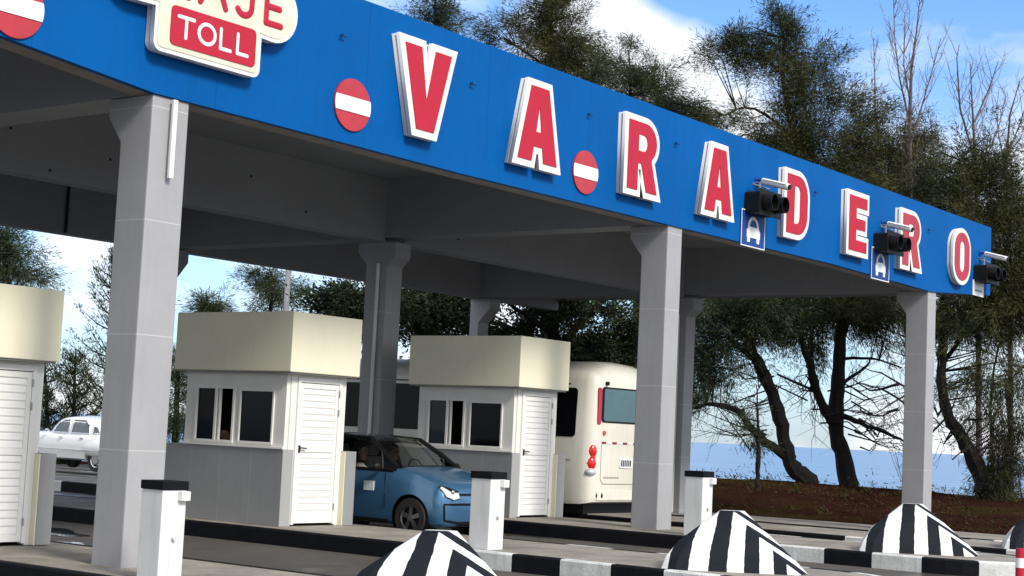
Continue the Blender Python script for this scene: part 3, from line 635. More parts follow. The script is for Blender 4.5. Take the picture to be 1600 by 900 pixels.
def crashnose(loc, lab, first=None):
    if first: return dup(first, loc, label=lab)
    m = MB(); HH = .655; top = [(-.14, .20), (-.14, 0), (.14, 0), (.14, .20)]
    base = [(-.96, .44), (-.96, .26), (-.14, -.84), (.14, -.84), (.96, .26), (.96, .44), (.40, .70), (-.40, .70)]
    src = [0, 0, 1, 2, 3, 3, 3, 0]; out = [.70, .70, .54, .54, .70, .70, .70, .70]
    def ringat(f, z):
        P = []
        for k, b_ in enumerate(base):
            t_ = top[src[k]]; g = f if k in (2, 3) else f
            P.append((t_[0]+(b_[0]-t_[0])*g[k], t_[1]+(b_[1]-t_[1])*g[k], z))
        return P
    tt_ = [(-.14, .16), (-.14, .04), (-.14, 0), (.14, 0), (.14, .04), (.14, .16), (.08, .20), (-.08, .20)]
    rings = [[(p[0], p[1], HH) for p in tt_], ringat([.30, .30, .25, .25, .30, .30, .30, .30], HH*.755), ringat(out, HH*.47), ringat([.92, .92, .81, .81, .92, .92, .92, .92], HH*.20), ringat([1.0]*8, -.01)]
    m.loft(rings)
    o = m.build('crash_nose', M_chev, recalc=True, bevel=.012, loc=loc)
    return tag(o, lab, 'crash barrier', 'black and white chevron noses of the islands')
n2_ = crashnose((16.50, 9.00, -1.424), 'black and white chevron island nose in the middle, in front of the white post')
crashnose((11.27, 9.08, -1.554), 'black and white chevron island nose nearest the camera, below the blue car', n2_)
crashnose((21.42, 8.86, -1.369), 'black and white chevron island nose at the foot of the right front column', n2_)
crashnose((26.7, 8.75, -1.484), 'black and white chevron island nose cut by the right edge of the photo', n2_)

pole = thing('marker_post', 'red and white banded post at the lower right edge of the photo', 'post', (18.55, 6.43, -1.60))
pm = MB()
for k in range(5): pm.tube((0, 0, k*.11), (0, 0, (k+1)*.11), .05, n=16, mi=k % 2)
pm.build('post_body', [M_red, M_reflect], pole)

# ------------------------------------------------------------------ vehicles
def wheel(parent, x, y, z, rad, wid, side, rimm, spokes=5, cap=False):
    e = MB(); n = 32
    prof = [(rad*.62, -wid/2), (rad*.93, -wid/2), (rad, -wid/2+.03), (rad, wid/2-.03), (rad*.93, wid/2), (rad*.62, wid/2)]
    rings = [[(x+p[1], y+p[0]*math.cos(t), z+p[0]*math.sin(t)) for t in np.linspace(0, 2*math.pi, n, endpoint=False)] for p in prof]
    w = bpy.data.objects.new('wheel', None); COL.objects.link(w); w.parent = parent
    e.loft(rings, cap=False).build('tyre', M_tyre, w, smooth=True)
    r_ = MB(); xo = x+side*wid*.30
    r_.tube((x-side*wid*.3, y, z), (xo-side*.03, y, z), rad*.63, n=n)
    for k in range(spokes):
        a = 2*math.pi*k/spokes+.3; c, s = math.cos(a), math.sin(a); p = rad*.6; q = rad*.12
        vs = [(xo+side*.02, y+c*0-s*q*.6, z+s*0+c*q*.6), (xo+side*.02, y+s*q*.6, z-c*q*.6), (xo, y+c*p+s*q, z+s*p-c*q), (xo, y+c*p-s*q, z+s*p+c*q)]
        r_.add(vs+[(v[0]-side*.03, v[1], v[2]) for v in vs], [(0,1,2,3), (4,7,6,5), (0,4,5,1), (1,5,6,2), (2,6,7,3), (3,7,4,0)], 1)
    r_.tube((xo, y, z), (xo+side*.03, y, z), rad*(.36 if cap else .14), n=20, mi=1)
    rr = MB().loft([[(x_, y+q_*math.cos(t), z+q_*math.sin(t)) for t in np.linspace(0, 2*math.pi, n, endpoint=False)] for q_, x_ in ((rad*.56, xo), (rad*.63, xo+side*.012), (rad*.66, xo), (rad*.63, xo-side*.05))], cap=False)
    o_ = len(r_.v); r_.v += rr.v; r_.f += [tuple(i+o_ for i in f) for f in rr.f]; r_.m += [1]*len(rr.f)
    r_.build('rim', [M_black, rimm], w)
    return w
def hullring(y, w, zb, zbelt, zt, crown=.03, tuck=.90, wt=.90):
    half = [(0, zb), (w*.55, zb), (w*.86, zb), (w*.955, zb+.05), (w*.985, zb+(zbelt-zb)*.35), (w, zb+(zbelt-zb)*.62), (w*.985, zb+(zbelt-zb)*.86), (w*.955, zbelt), (w*wt, zt-(zt-zbelt)*.15), (w*.72, zt+crown*.45), (w*.38, zt+crown*.85), (0, zt+crown)]
    L_ = [(p[0], y, p[1]) for p in half]; R_ = [(-p[0], y, p[1]) for p in half[-2:0:-1]]
    return L_+R_
def smooth_stations(st, n=4):
    A = np.array(st, float); y = A[:, 0]; out = []
    yy = sorted(set(np.concatenate([np.linspace(y[i], y[i+1], n+1) for i in range(len(y)-1)])))
    # monotone cubic-ish: Catmull-Rom on index
    res = []
    for i in range(len(A)-1):
        p0, p1, p2, p3 = A[max(i-1, 0)], A[i], A[i+1], A[min(i+2, len(A)-1)]
        for k in range(n):
            t = k/n; res.append(.5*((2*p1)+(-p0+p2)*t+(2*p0-5*p1+4*p2-p3)*t*t+(-p0+3*p1-3*p2+p3)*t**3))
    res.append(A[-1]); return [tuple(q) for q in res]
def cutter(y, z, rad, x0, x1):
    return MB().tube((x0, y, z), (x1, y, z), rad, n=36).build('cut', M_black)
def gridpatch(P, nu, nv, mb, mi=0, bulge=0, nrm=None):
    """bilinear patch from corners P[0..3] (ccw) with an outward bulge"""
    A, B, C, D = [Vector(p) for p in P]; o = len(mb.v); nrm = nrm or (B-A).cross(D-A).normalized()
    for j in range(nv+1):
        for i in range(nu+1):
            a, b = i/nu, j/nv; p = (A*(1-a)+B*a)*(1-b)+(D*(1-a)+C*a)*b; p = p+nrm*bulge*(4*a*(1-a))*(1 if bulge == 0 else 1)
            mb.v.append(tuple(p))
    for j in range(nv):
        for i in range(nu): mb.f.append((o+j*(nu+1)+i, o+j*(nu+1)+i+1, o+(j+1)*(nu+1)+i+1, o+(j+1)*(nu+1)+i)); mb.m.append(mi)
    return mb

# --- small blue electric hatchback; local: front at y=0, back at +y, wheels on z=0
car = thing('hatchback_car', 'small metallic blue hatchback with a black roof leaving the middle lane', 'car', (18.79, 14.63, -1.60))
st = [(0.00, .62, .30, .60, .63), (.035, .72, .22, .67, .71), (.14, .79, .19, .725, .81), (.34, .80, .185, .775, .885), (.60, .815, .185, .85, .965), (.88, .82, .185, .915, 1.015), (1.10, .82, .185, .94, .985), (1.5, .82, .185, .955, .97), (2.3, .82, .185, .97, .98), (2.9, .815, .19, .985, .995), (3.25, .80, .22, .985, 1.0), (3.46, .75, .30, .95, .985), (3.54, .66, .38, .88, .92)]
hm = MB(); hm.loft([hullring(*q, crown=.035 if q[0] < 1.0 else .0) for q in smooth_stations(st, 5)])
body = hm.build('body', [M_carblue, M_black], car, smooth=False)
boolean(body, [cutter(.60, .30, .345, -1.2, -.52), cutter(.60, .30, .345, .52, 1.2), cutter(3.0, .30, .345, -1.2, -.52), cutter(3.0, .30, .345, .52, 1.2), MB().box(-.68, .68, 1.22, 3.2, .40, 1.3).build('cut', M_black)])
body.data.polygons.foreach_set('use_smooth', [True]*len(body.data.polygons)); body.data.set_sharp_from_angle(angle=math.radians(32))
for sx_ in (-1, 1):
    for yy in (.60, 3.0):
        MB().loft([[(sx_*x_, yy+.338*math.cos(t), .30+.338*math.sin(t)) for t in np.linspace(0, 2*math.pi, 30, endpoint=False)] for x_ in (.79, .53)], cap=False).build('wheel_arch_liner', M_black, car)
for sx_ in (-1, 1):
    for yy in (.60, 3.0): wheel(car, sx_*.715, yy, .30, .30, .17, sx_, M_rimd if True else M_rim)
# greenhouse
Acl, Awt, Arr, Arb = (.72, .93, 1.0), (.565, 1.62, 1.43), (.56, 3.02, 1.44), (.69, 3.42, 1.02)
rf = MB(); rings = []
for y, z, w_ in ((1.56, 1.405, .55), (1.75, 1.455, .57), (2.1, 1.492, .58), (2.5, 1.50, .58), (2.85, 1.478, .57), (3.08, 1.435, .555)):
    rings.append([(w_*math.sin(a), y, z-.05*(1-math.cos(a))*1.0+.0) for a in np.linspace(-1.45, 1.45, 13)])
rings2 = [[(p[0], p[1], p[2]-.03) for p in rg] for rg in rings]
for rg, sgn in ((rings, 1), (rings2, -1)): rf.loft(rg, cap=False, closed=False)
for side in (0, -1): rf.loft([[rg[side] for rg in rings], [rg[side] for rg in rings2]], cap=False, closed=False)
rf.build('roof', M_black3 if 'M_black3' in globals() else mat('black_roof_paint', (0.010, 0.010, 0.012), 0.15, coat=0.8), car, smooth=True)
pl = MB()
for s in (-1, 1):
    X = lambda p: (s*p[0], p[1], p[2])
    pl.path([X(Acl), X((.665, 1.25, 1.22)), X(Awt)], [.038, .035, .035]); pl.path([X(Awt), X((.575, 2.2, 1.455)), X(Arr)], [.03, .03, .03]); pl.path([X(Arr), X(Arb)], [.06, .06])
    pl.path([X((.575, 2.22, 1.44)), X((.76, 2.16, .96))], [.04, .045]); pl.path([X((.76, .98, .965)), X((.78, 2.2, .975)), X((.70, 3.4, 1.0))], [.028, .028, .03])
    pl.path([X((.73, 1.22, .975)), X((.675, 1.30, 1.24))], [.02, .02])
    pl.add([X((.77, .93, .965)), X((.74, 1.22, .97)), X((.685, 1.22, 1.20)), X(Acl)], [(0,1,2,3)])
pl.path([(-.70, .90, 1.01), (0, .86, 1.035), (.70, .90, 1.01)], [.03, .03, .03])
pl.build('pillar', M_black, car, smooth=True)
gl = MB(); gridpatch([(-.70, .94, 1.02), (.70, .94, 1.02), (.56, 1.60, 1.42), (-.56, 1.60, 1.42)], 10, 4, gl, bulge=.05, nrm=Vector((0, -.6, .8))); gl.build('windshield', G3, car, smooth=True)
for s in (-1, 1):
    g_ = MB(); g_.add([(s*.745, 1.24, .985), (s*.755, 2.14, .99), (s*.58, 2.2, 1.43), (s*.60, 1.62, 1.415), (s*.675, 1.30, 1.23)], [(0,1,2,3,4)]); g_.build('side_window', G1, car)
    g_ = MB(); g_.add([(s*.755, 2.2, .99), (s*.70, 3.32, 1.02), (s*.585, 3.0, 1.42), (s*.58, 2.26, 1.43)], [(0,1,2,3)]); g_.build('side_window', M_pane, car)
gl = MB(); gridpatch([(.66, 3.40, 1.03), (-.66, 3.40, 1.03), (-.54, 3.06, 1.42), (.54, 3.06, 1.42)], 6, 3, gl); gl.build('rear_window', M_pane, car)
hl = MB()   # headlamps, wrap-around
def on_nose(x, z, out_=.006):
    """front surface y of the hull at x,z by ray cast"""
    ok, loc, nor, idx = body.ray_cast(Vector((x, -1, z)), Vector((0, 1, 0)))
    return (loc.y-out_) if ok else .2
def nosepatch(poly, m, name, out_=.006, mi=0):
    b = MB(); n = 14
    xs_ = [p[0] for p in poly]; pts = poly
    vs = [(p[0], on_nose(p[0], p[1], out_), p[1]) for p in pts]; c = (sum(p[0] for p in pts)/len(pts), sum(p[1] for p in pts)/len(pts))
    lev = []
    for k in (1.0, .75, .5, .25): lev.append([(c[0]+(p[0]-c[0])*k, c[1]+(p[1]-c[1])*k) for p in pts])
    rings_ = [[(q[0], on_nose(*q, out_), q[1]) for q in l_] for l_ in lev]
    b.loft([[(p[0], p[1]+out_*2, p[2]) for p in rings_[0]]]+rings_, cap=True); return b.build(name, m, car, smooth=True)
def dens(poly, k=5):
    o = []
    for i in range(len(poly)):
        a, b = poly[i], poly[(i+1) % len(poly)]
        for t in range(k): o.append((a[0]+(b[0]-a[0])*t/k, a[1]+(b[1]-a[1])*t/k))
    return o
for s in (-1, 1):
    P = dens([(s*.40, .61), (s*.41, .725), (s*.56, .77), (s*.70, .80), (s*.735, .765), (s*.70, .635), (s*.55, .58)])
    h1 = nosepatch(P, M_black, 'headlight', .008)
    Q = dens([(s*.42, .62), (s*.43, .70), (s*.52, .70), (s*.60, .72), (s*.70, .785), (s*.722, .76), (s*.688, .645), (s*.55, .595)])
    h2 = nosepatch(Q, M_lamp, 'lens', .018); h2.parent = h1
    MB().ball((s*.56, on_nose(s*.56, .71, .02), .71), .035).build('bulb', M_chrome, h1)
    # angular bumper frame
nosepatch(dens([(-.40, .655), (-.40, .690), (.40, .690), (.40, .655)], 8), M_black, 'grille_strip', .010)
def noseline(pts, rad, name, m):
    b = MB(); P = []
    for a, c in zip(pts[:-1], pts[1:]):
        for t in np.linspace(0, 1, 10, endpoint=False): x, z = a[0]+(c[0]-a[0])*t, a[1]+(c[1]-a[1])*t; P.append((x, on_nose(x, z, .004), z))
    P.append(P[0]); b.path(P, [rad]*len(P), n=6); return b.build(name, m, car)
noseline([(-.69, .30), (-.715, .53), (.715, .53), (.69, .30), (.42, .265), (-.42, .265), (-.69, .30)], .016, 'bumper_trim', M_black)
nosepatch(dens([(-.40, .21), (-.40, .24), (.40, .24), (.40, .21)], 6), M_black, 'lower_intake', .006)
MB().box(-.12, .12, on_nose(0, .42)-.02, on_nose(0, .42)+.02, .37, .46).build('number_plate', M_reflect, car)
MB().tube((0, on_nose(0, .60, .02), .60), (0, on_nose(0, .60)-.02, .60), .05, n=20).build('badge', M_chrome, car)
for s in (-1, 1):
    mm = MB(); mm.ball((s*.93, 1.17, 1.02), .10, .07, .075); mo = mm.build('mirror', M_black, car, smooth=True); MB().tube((s*.80, 1.22, .97), (s*.90, 1.18, 1.0), .02).build('mirror_arm', M_black, mo)
    dl = MB()
    for y_ in (1.08, 2.20): dl.tube((s*.823, y_, .42), (s*.805, y_+.02, .93), .005, n=5)
    dl.build('door_gap', M_black, car); MB().box(s*.80-.03, s*.80+.03, 1.95, 2.10, .82, .845).build('door_handle', M_carblue, car, bevel=.006)
    MB().box(-.006, .006, .0, .20, 0, .14).build('door_sticker', M_reflect, car, loc=(s*.822, 1.30, .66))
    MB().box(s*.815-.01, s*.815+.01, 1.0, 2.64, .19, .26).build('sill_trim', M_black, car)
it = MB(); it.box(-.66, .66, 1.23, 3.18, .402, .42); it.build('floor', M_dark, car)
MB().prism([(.98, .80), (1.35, .80), (1.30, .97), (1.05, .985)], -.66, .66, 'x').build('dashboard', M_trim, car, bevel=.02)
for s in (-.35, .35):
    q = MB(); q.box(s-.24, s+.24, 1.75, 2.25, .45, .62); q.prism([(2.15, .6), (2.30, .6), (2.45, 1.12), (2.32, 1.14)], s-.23, s+.23, 'x'); q.box(s-.12, s+.12, 2.36, 2.44, 1.15, 1.32); q.build('seat', M_trim, car, bevel=.03)
def ring(c, rad, tube_, n=24):
    b = MB(); P = [(c[0]+rad*math.cos(t), c[1]+rad*math.sin(t)*.35, c[2]+rad*math.sin(t)*.93) for t in np.linspace(0, 2*math.pi, n+1)]; return b.path(P, [tube_]*(n+1), n=6)
ring((.35, 1.48, .97), .17, .014).build('steering_wheel', M_black, car)

# --- people: one skinned body each
def person(name, label, loc, rz, joints_, edges, radii, head, headr, mshirt, face_dir=(0, -1, 0), hairlong=True):
    o = thing(name, label, 'person', loc, rz)
    me = bpy.data.meshes.new('body'); me.from_pydata(joints_, edges, []); b = bpy.data.objects.new('body', me); COL.objects.link(b); b.parent = o
    md = b.modifiers.new('s', 'SKIN'); bpy.context.view_layer.update()
    for i, rr in enumerate(radii): me.skin_vertices[0].data[i].radius = (rr, rr*(.8 if i < 4 else 1)); 
    me.skin_vertices[0].data[0].use_root = True
    b.modifiers.new('d', 'SUBSURF').levels = 2
    bpy.context.view_layer.update(); dg = bpy.context.evaluated_depsgraph_get(); m2 = bpy.data.meshes.new_from_object(b.evaluated_get(dg)); b.modifiers.clear(); b.data = m2; m2.name = 'body'
    m2.materials.clear(); m2.materials.append(mshirt); m2.materials.append(M_skin)
    hz = head[2]
    for p in m2.polygons:
        p.use_smooth = True
        c = p.center
        fore = any((Vector(c)-Vector(joints_[k])).length < .13 for k in (6, 9)) or c.z > joints_[3][2]-.015
        p.material_index = 1 if fore else 0
    hd = MB(); n = 16; rings_ = []
    prof = [(-1.05, .30, -.10), (-.92, .55, -.06), (-.62, .74, -.03), (-.2, .88, 0), (.25, .95, .02), (.62, .86, .03), (.88, .58, .03), (1.02, .2, .03)]
    for (zz, wd, sh) in prof: rings_.append([(head[0]+headr*.80*wd*math.cos(t), head[1]+headr*1.0*wd*math.sin(t)+sh*headr, head[2]+headr*1.22*zz) for t in np.linspace(0, 2*math.pi, n, endpoint=False)])
    hd.loft(rings_); hx, hy, hz = head
    hd.ball((hx, hy-headr*.93, hz-headr*.12), headr*.13, headr*.20, headr*.22, n=8)
    for s in (-1, 1): hd.ball((hx+s*headr*.78, hy+.01, hz-.01), headr*.10, headr*.2, headr*.28, n=8)
    ho = hd.build('head', M_skin, o, smooth=True)
    ey = MB()
    for s in (-1, 1): ey.ball((hx+s*headr*.32, hy-headr*.83, hz+headr*.10), headr*.13, headr*.09, headr*.09, n=8)
    ey.build('eye', M_black, ho); MB().ball((hx, hy-headr*.84, hz-headr*.58), headr*.26, headr*.06, headr*.07, n=8).build('mouth', M_tailo, ho)
    hr = MB(); rings_ = []
    for (zz, wd, sh) in [(-.7 if hairlong else -.1, .86, .28), (-.2 if hairlong else .05, .98, .20), (.3, 1.06, .16), (.7, .96, .10), (.98, .62, .08), (1.12, .2, .06)]:
        rings_.append([(head[0]+headr*.83*wd*math.cos(t), head[1]+headr*1.0*wd*math.sin(t)*(1 if math.sin(t) > 0 else (.62 if zz < .5 else .92))+sh*headr, head[2]+headr*1.22*zz) for t in np.linspace(0, 2*math.pi, n, endpoint=False)])
    hr.loft(rings_).build('hair', M_hair, ho, smooth=True)
    return o
# seated driver: pelvis, chest, neck base, neck, shoulders/arms to the wheel, thighs, shins
J = [(0,0,.56),(0,.03,.78),(0,.02,.96),(0,-.01,1.05),(-.17,.0,.93),(-.24,-.12,.72),(-.14,-.40,.88),(.17,.0,.93),(.24,-.12,.72),(.14,-.40,.88),(-.11,-.28,.60),(-.12,-.50,.66),(-.12,-.62,.44),(.11,-.28,.60),(.12,-.50,.66),(.12,-.62,.44)]
Ed = [(0,1),(1,2),(2,3),(2,4),(4,5),(5,6),(2,7),(7,8),(8,9),(0,10),(10,11),(11,12),(0,13),(13,14),(14,15)]
Rd = [.13,.13,.10,.05,.055,.042,.030,.055,.042,.030,.085,.065,.05,.085,.065,.05]
def hands(o, pts, par=None):
    """five separate curled fingers on each hand"""
    body_ = [c for c in o.children if c.name.startswith('body')][0]
    for (p, dirv, side) in pts:
        b = MB(); p = Vector(p); dv = Vector(dirv).normalized(); up = Vector((0, 0, 1)); sd = dv.cross(up).normalized()
        b.path([p-dv*.03, p+dv*.03, p+dv*.075], [.024, .034, .028], n=8)
        for k, ln in enumerate((.062, .072, .068, .052)):
            q = p+dv*.075+sd*(-.027+.018*k); b.path([q, q+dv*ln*.5+up*.006, q+dv*ln*.75-up*.02, q+dv*ln*.6-up*.045], [.009, .0085, .008, .006], n=6)
        q = p+dv*.02+sd*(-.032*side); b.path([q, q+dv*.03-sd*.02*side-up*.005, q+dv*.055-sd*.02*side-up*.02], [.011, .010, .008], n=6)
        b.build('hand', M_skin, body_, smooth=True)
drv = person('person', 'dark haired person in a pale top sitting in the blue car', (18.79-.35, 14.63+2.02, -1.60), 0, [(a, b, c-.0) for a, b, c in J], Ed, Rd, (0, -.04, 1.21), .098, M_shirt)
hands(drv, [((-.13, -.43, .885), (.15, -1, .1), -1), ((.13, -.43, .885), (-.15, -1, .1), 1)])
drv2 = person('person', 'person behind the steering wheel on the far side of the blue car', (18.79+.35, 14.63+2.0, -1.60), 0, J, Ed, Rd, (0, -.04, 1.22), .10, M_shirtb, hairlong=False)
hands(drv2, [((-.13, -.43, .885), (.15, -1, .1), -1), ((.13, -.43, .885), (-.15, -1, .1), 1)])
Jb = [(0,0,.50),(0,-.03,.72),(0,-.05,.90),(0,-.08,.99),(-.17,-.05,.87),(-.20,-.24,.72),(-.12,-.42,.86),(.17,-.05,.87),(.20,-.24,.72),(.12,-.42,.86),(-.11,-.28,.52),(-.12,-.48,.52),(-.12,-.50,.10),(.11,-.28,.52),(.12,-.48,.52),(.12,-.50,.10)]
att = person('person', 'attendant leaning low at the window of the middle toll booth', (16.42, 17.34, -1.36), math.radians(-92), Jb, Ed, Rd, (0, -.14, 1.13), .10, M_shirtb, hairlong=False)
hands(att, [((-.12, -.42, .87), (.2, -1, 0), -1), ((.12, -.42, .87), (-.2, -1, 0), 1)])
att2 = person('person', 'attendant seated low behind the window of the right toll booth', (21.62, 16.95, -1.35), math.radians(-92), Jb, Ed, Rd, (0, -.14, 1.10), .10, M_shirt, hairlong=False)
hands(att2, [((-.12, -.42, .87), (.2, -1, 0), -1), ((.12, -.42, .87), (-.2, -1, 0), 1)])
for (x, y, z, lab) in ((16.42, 17.34, -1.403, 'black stool under the attendant in the middle toll booth'), (21.62, 16.95, -1.349, 'black stool under the attendant in the right toll booth')):
    o = thing('stool', lab, 'stool', (x, y, z)); MB().tube((0,0,.33), (0,0,.40), .17, n=20).build('seat', M_black, o); MB().tube((0,0,.02), (0,0,.329), .03).build('leg', M_metal, o); MB().tube((0,0,0), (0,0,.0198), .17, n=16).build('base', M_black, o)

# --- white minibus; local origin at left rear corner, rear face at y=0, heading +y
bus = thing('minibus', 'dusty white minibus seen from behind beside the right toll booth', 'bus', (22.86, 15.38, -1.58))
BW = 2.22; BL = 7.2
def busring(y, inset, ztop, zb=.42):
    x0, x1 = inset, BW-inset; P = []
    P += [(x0+.02, zb), (x0, zb+.1), (x0-.0, 1.2), (x0+.03, 2.0), (x0+.06, 2.45)]
    P += [(x0+.06+.14*(1-math.cos(a)), 2.50+(ztop-2.50)*.55*math.sin(a)) for a in np.linspace(.2, 1.4, 5)]
    P += [((x0+x1)/2-.45, ztop-.02), ((x0+x1)/2, ztop)]
    half = P; right = [(x0+x1-p[0], p[1]) for p in half[-2::-1]]
    return [(p[0], y, p[1]) for p in half+right]
m = MB(); m.loft([busring(y, i_, z_, b_) for y, i_, z_, b_ in ((0.0, .20, 2.60, .50), (.02, .12, 2.74, .47), (.08, .05, 2.84, .45), (.20, .012, 2.90, .43), (.4, 0, 2.93, .42), (1.2, 0, 2.93, .42), (6.4, 0, 2.93, .42), (6.9, .04, 2.85, .42), (7.15, .14, 2.6, .45), (7.2, .25, 2.3, .5))])
bb = m.build('body', M_bus, bus)
boolean(bb, [cutter(1.75, .38, .46, -.5, .5), cutter(1.75, .38, .46, BW-.5, BW+.5), cutter(5.6, .38, .46, -.5, .5), cutter(5.6, .38, .46, BW-.5, BW+.5)])
bb.data.polygons.foreach_set('use_smooth', [True]*len(bb.data.polygons)); bb.data.set_sharp_from_angle(angle=math.radians(35))
for xx, s in ((.16, -1), (BW-.16, 1)):
    for yy in (1.75, 5.6): wheel(bus, xx, yy, .38, .38, .24, s, M_rim)
def sidewin(y0, y1, z0, z1, name='side_window'):
    b = MB(); P = rrect(y0, y1, z0, z1, .07, n=5)
    xat = lambda z: -.010+.0375*max(0, (z-1.2)/.8)
    vs = [(xat(p[1]), p[0], p[1]) for p in P]+[(xat(p[1])+.03, p[0], p[1]) for p in P]; n = len(P)
    b.add(vs, [tuple(range(n)), tuple(range(2*n-1, n-1, -1))]+[(i, (i+1) % n, n+(i+1) % n, n+i) for i in range(n)]); return b.build(name, M_pane, bus)
for a, b_ in ((.34, 1.28), (1.36, 2.5), (2.58, 3.72), (3.80, 4.94), (5.02, 6.1)): sidewin(a, b_, 1.57, 2.42)
MB().box(.055, .075, .5, 6.6, 2.475, 2.50).build('roof_gutter', M_black, bus)
rp = MB(); rp.loft([[(BW/2+(BW/2-.14-ii)*math.cos(t), y, 2.62+(.30+hh)*math.sin(t)) for t in np.linspace(0.0, math.pi, 15)] for y, ii, hh in ((.10, .30, -.16), (.30, .12, -.02), (.7, .06, .0), (1.3, .08, -.02), (1.6, .2, -.12))]); rp.build('roof_spoiler', M_busroof, bus, smooth=True)
MB().tube((.42, -.0, 2.52), (.42, -.05, 2.52), .035).build('rear_camera', M_black, bus)
def rear(y=0): return y
def rpatch(P, m_, name, t=.012, y0=0.0): return MB().prism(P, y0-t, y0+.05, 'y').build(name, m_, bus)
rpatch(rrect(.30, 1.95, 1.84, 2.46, .07), M_pane, 'rear_window_seal', .008, .0); rpatch(rrect(.36, 1.90, 1.87, 2.43, .05), M_rwin, 'rear_window', .016, .0)
rpatch(rrect(.185, .29, 1.80, 2.44, .04), M_redf, 'window_pillar_strip', .030, .02); rpatch(rrect(1.955, 2.06, 1.80, 2.44, .04), M_redf, 'window_pillar_strip', .012, .03)
for x_ in (.40, BW-.40): MB().tube((x_, -.02, 1.66), (x_, .02, 1.66), .042, n=18).build('marker_lamp', M_tail, bus)
rf_ = MB()
for i in range(9): rf_.box(.34+.17*i, .34+.17*i+(.13), -.010, .01, 1.475, 1.51, mi=i % 2)
rf_.build('reflector_strip', [M_tailo, M_reflect], bus)
for s, xc in ((1, .16), (-1, BW-.16)):
    tl = MB(); tl.ball((xc, .085, 1.34), .10, .10, .15); tl.ball((xc-.01*s, .09, 1.13), .105, .105, .15); tl.ball((xc-.0*s, .09, 1.235), .085, .09, .12); tl.build('tail_lamp', M_tail, bus, smooth=True)
    MB().ball((xc-.03*s, .07, .98), .115, .10, .08).build('reverse_lamp', M_lamp, bus, smooth=True)
    for dx in (.09, .24): MB().ball((xc+s*(dx), .0 if dx > .1 else .015, .58), .03, .03, .05, n=10).build('parking_sensor', M_black, bus)
hg = MB()
hatch = [(.34, 1.46), (.34, .86), (.42, .78), (BW-.42, .78), (BW-.34, .86), (BW-.34, 1.46)]
hg.path([(p[0], -.002, p[1]) for p in hatch], [.007]*6, n=5); hg.build('hatch_gap', M_groove, bus)
pt = rpatch(rrect(.93, 1.33, 1.06, 1.24, .02), M_reflect, 'number_plate', .016, .0)
b = MB()
for i in range(6): b.box(.965+.058*i, .965+.058*i+.038, -.0172, -.0161, 1.09, 1.20)
b.build('plate_characters', M_black, pt)
b = MB()
for i in range(9): b.box(.44+.055*i, .44+.055*i+.036, -.004, .002, .875, .905)
b.build('rear_lettering', M_groove, bus)
rpatch([(.25, .50), (.25, .66), (BW-.25, .66), (BW-.25, .50)], M_bus, 'bumper', .03, .02)
sg = MB()
for (y_, z_) in ((1.32, 1.2), (2.54, 1.2), (3.76, 1.2)): sg.tube((-.003, y_, .5), (-.003, y_, 1.55), .004, n=5)
sg.tube((-.003, .4, 1.18), (-.003, 6.5, 1.18), .005, n=5); sg.build('panel_gap', M_groove, bus)
MB().box(.3, BW-.3, .3, 6.6, .25, .419).build('underbody', M_dark, bus)
ml = MB(); ml.box(-.26, -.12, 6.85, 6.93, 1.75, 2.1); mo = ml.build('mirror', M_white, bus, bevel=.03); MB().tube((-.15, 6.9, 2.1), (.1, 6.9, 2.3), .02).build('mirror_arm', M_black, mo)

# --- old white sedan far left; local front at +y
old = thing('vintage_sedan', 'rounded white 1950s sedan driving past beyond the left lanes', 'car', (30.6, 36.05, -1.66), rz=math.radians(2))
st = [(-.05, .60, .42, .72, .80), (.05, .74, .36, .78, .90), (.35, .84, .32, .86, 1.00), (.9, .90, .30, .94, 1.06), (1.5, .92, .30, .97, 1.04), (2.3, .91, .30, .97, 1.02), (3.0, .90, .30, .97, 1.03), (3.6, .89, .31, .96, 1.05), (4.2, .86, .33, .92, 1.01), (4.6, .78, .36, .84, .92), (4.78, .62, .42, .74, .80)]
m = MB(); m.loft([hullring(*q, crown=.06) for q in smooth_stations(st, 4)]); ob = m.build('body', M_carwhite, old)
boolean(ob, [cutter(1.0, .34, .42, -1.2, -.6), cutter(1.0, .34, .42, .6, 1.2), cutter(3.85, .34, .42, -1.2, -.6), cutter(3.85, .34, .42, .6, 1.2)])
ob.data.polygons.foreach_set('use_smooth', [True]*len(ob.data.polygons)); ob.data.set_sharp_from_angle(angle=math.radians(35))
for s in (-1, 1):
    for yy in (1.0, 3.85): wheel(old, s*.76, yy, .34, .34, .17, s, M_chrome, cap=True)
    fd = MB(); fd.loft([[(s*(.80+.13*w_*math.cos(a)), y_, .66+.24*w_*math.sin(a)+.02) for a in np.linspace(0, 2*math.pi, 12, endpoint=False)] for y_, w_ in ((.15, .3), (.3, .8), (.6, 1.05), (1.0, 1.15), (1.5, .95), (1.9, .5), (2.1, .1))]).build('rear_fender', M_carwhite, old, smooth=True)
cab = [(.55, .40, 1.02), (.75, .56, 1.18), (1.0, .66, 1.36), (1.35, .70, 1.50), (1.8, .71, 1.565), (2.3, .70, 1.575), (2.7, .68, 1.53), (3.0, .64, 1.42), (3.2, .60, 1.25), (3.38, .56, 1.05)]
def cabring(y, w, zt, zb=.98): return [(-w-.10, y, zb), (-w-.07, y, zb+(zt-zb)*.3), (-w, y, zb+(zt-zb)*.72), (-w*.86, y, zb+(zt-zb)*.93), (-w*.5, y, zt), (0, y, zt+.02), (w*.5, y, zt), (w*.86, y, zb+(zt-zb)*.93), (w, y, zb+(zt-zb)*.72), (w+.07, y, zb+(zt-zb)*.3), (w+.10, y, zb)]
cb = MB().loft([cabring(*q) for q in smooth_stations(cab, 3)]).build('cabin', M_carwhite, old, smooth=True)
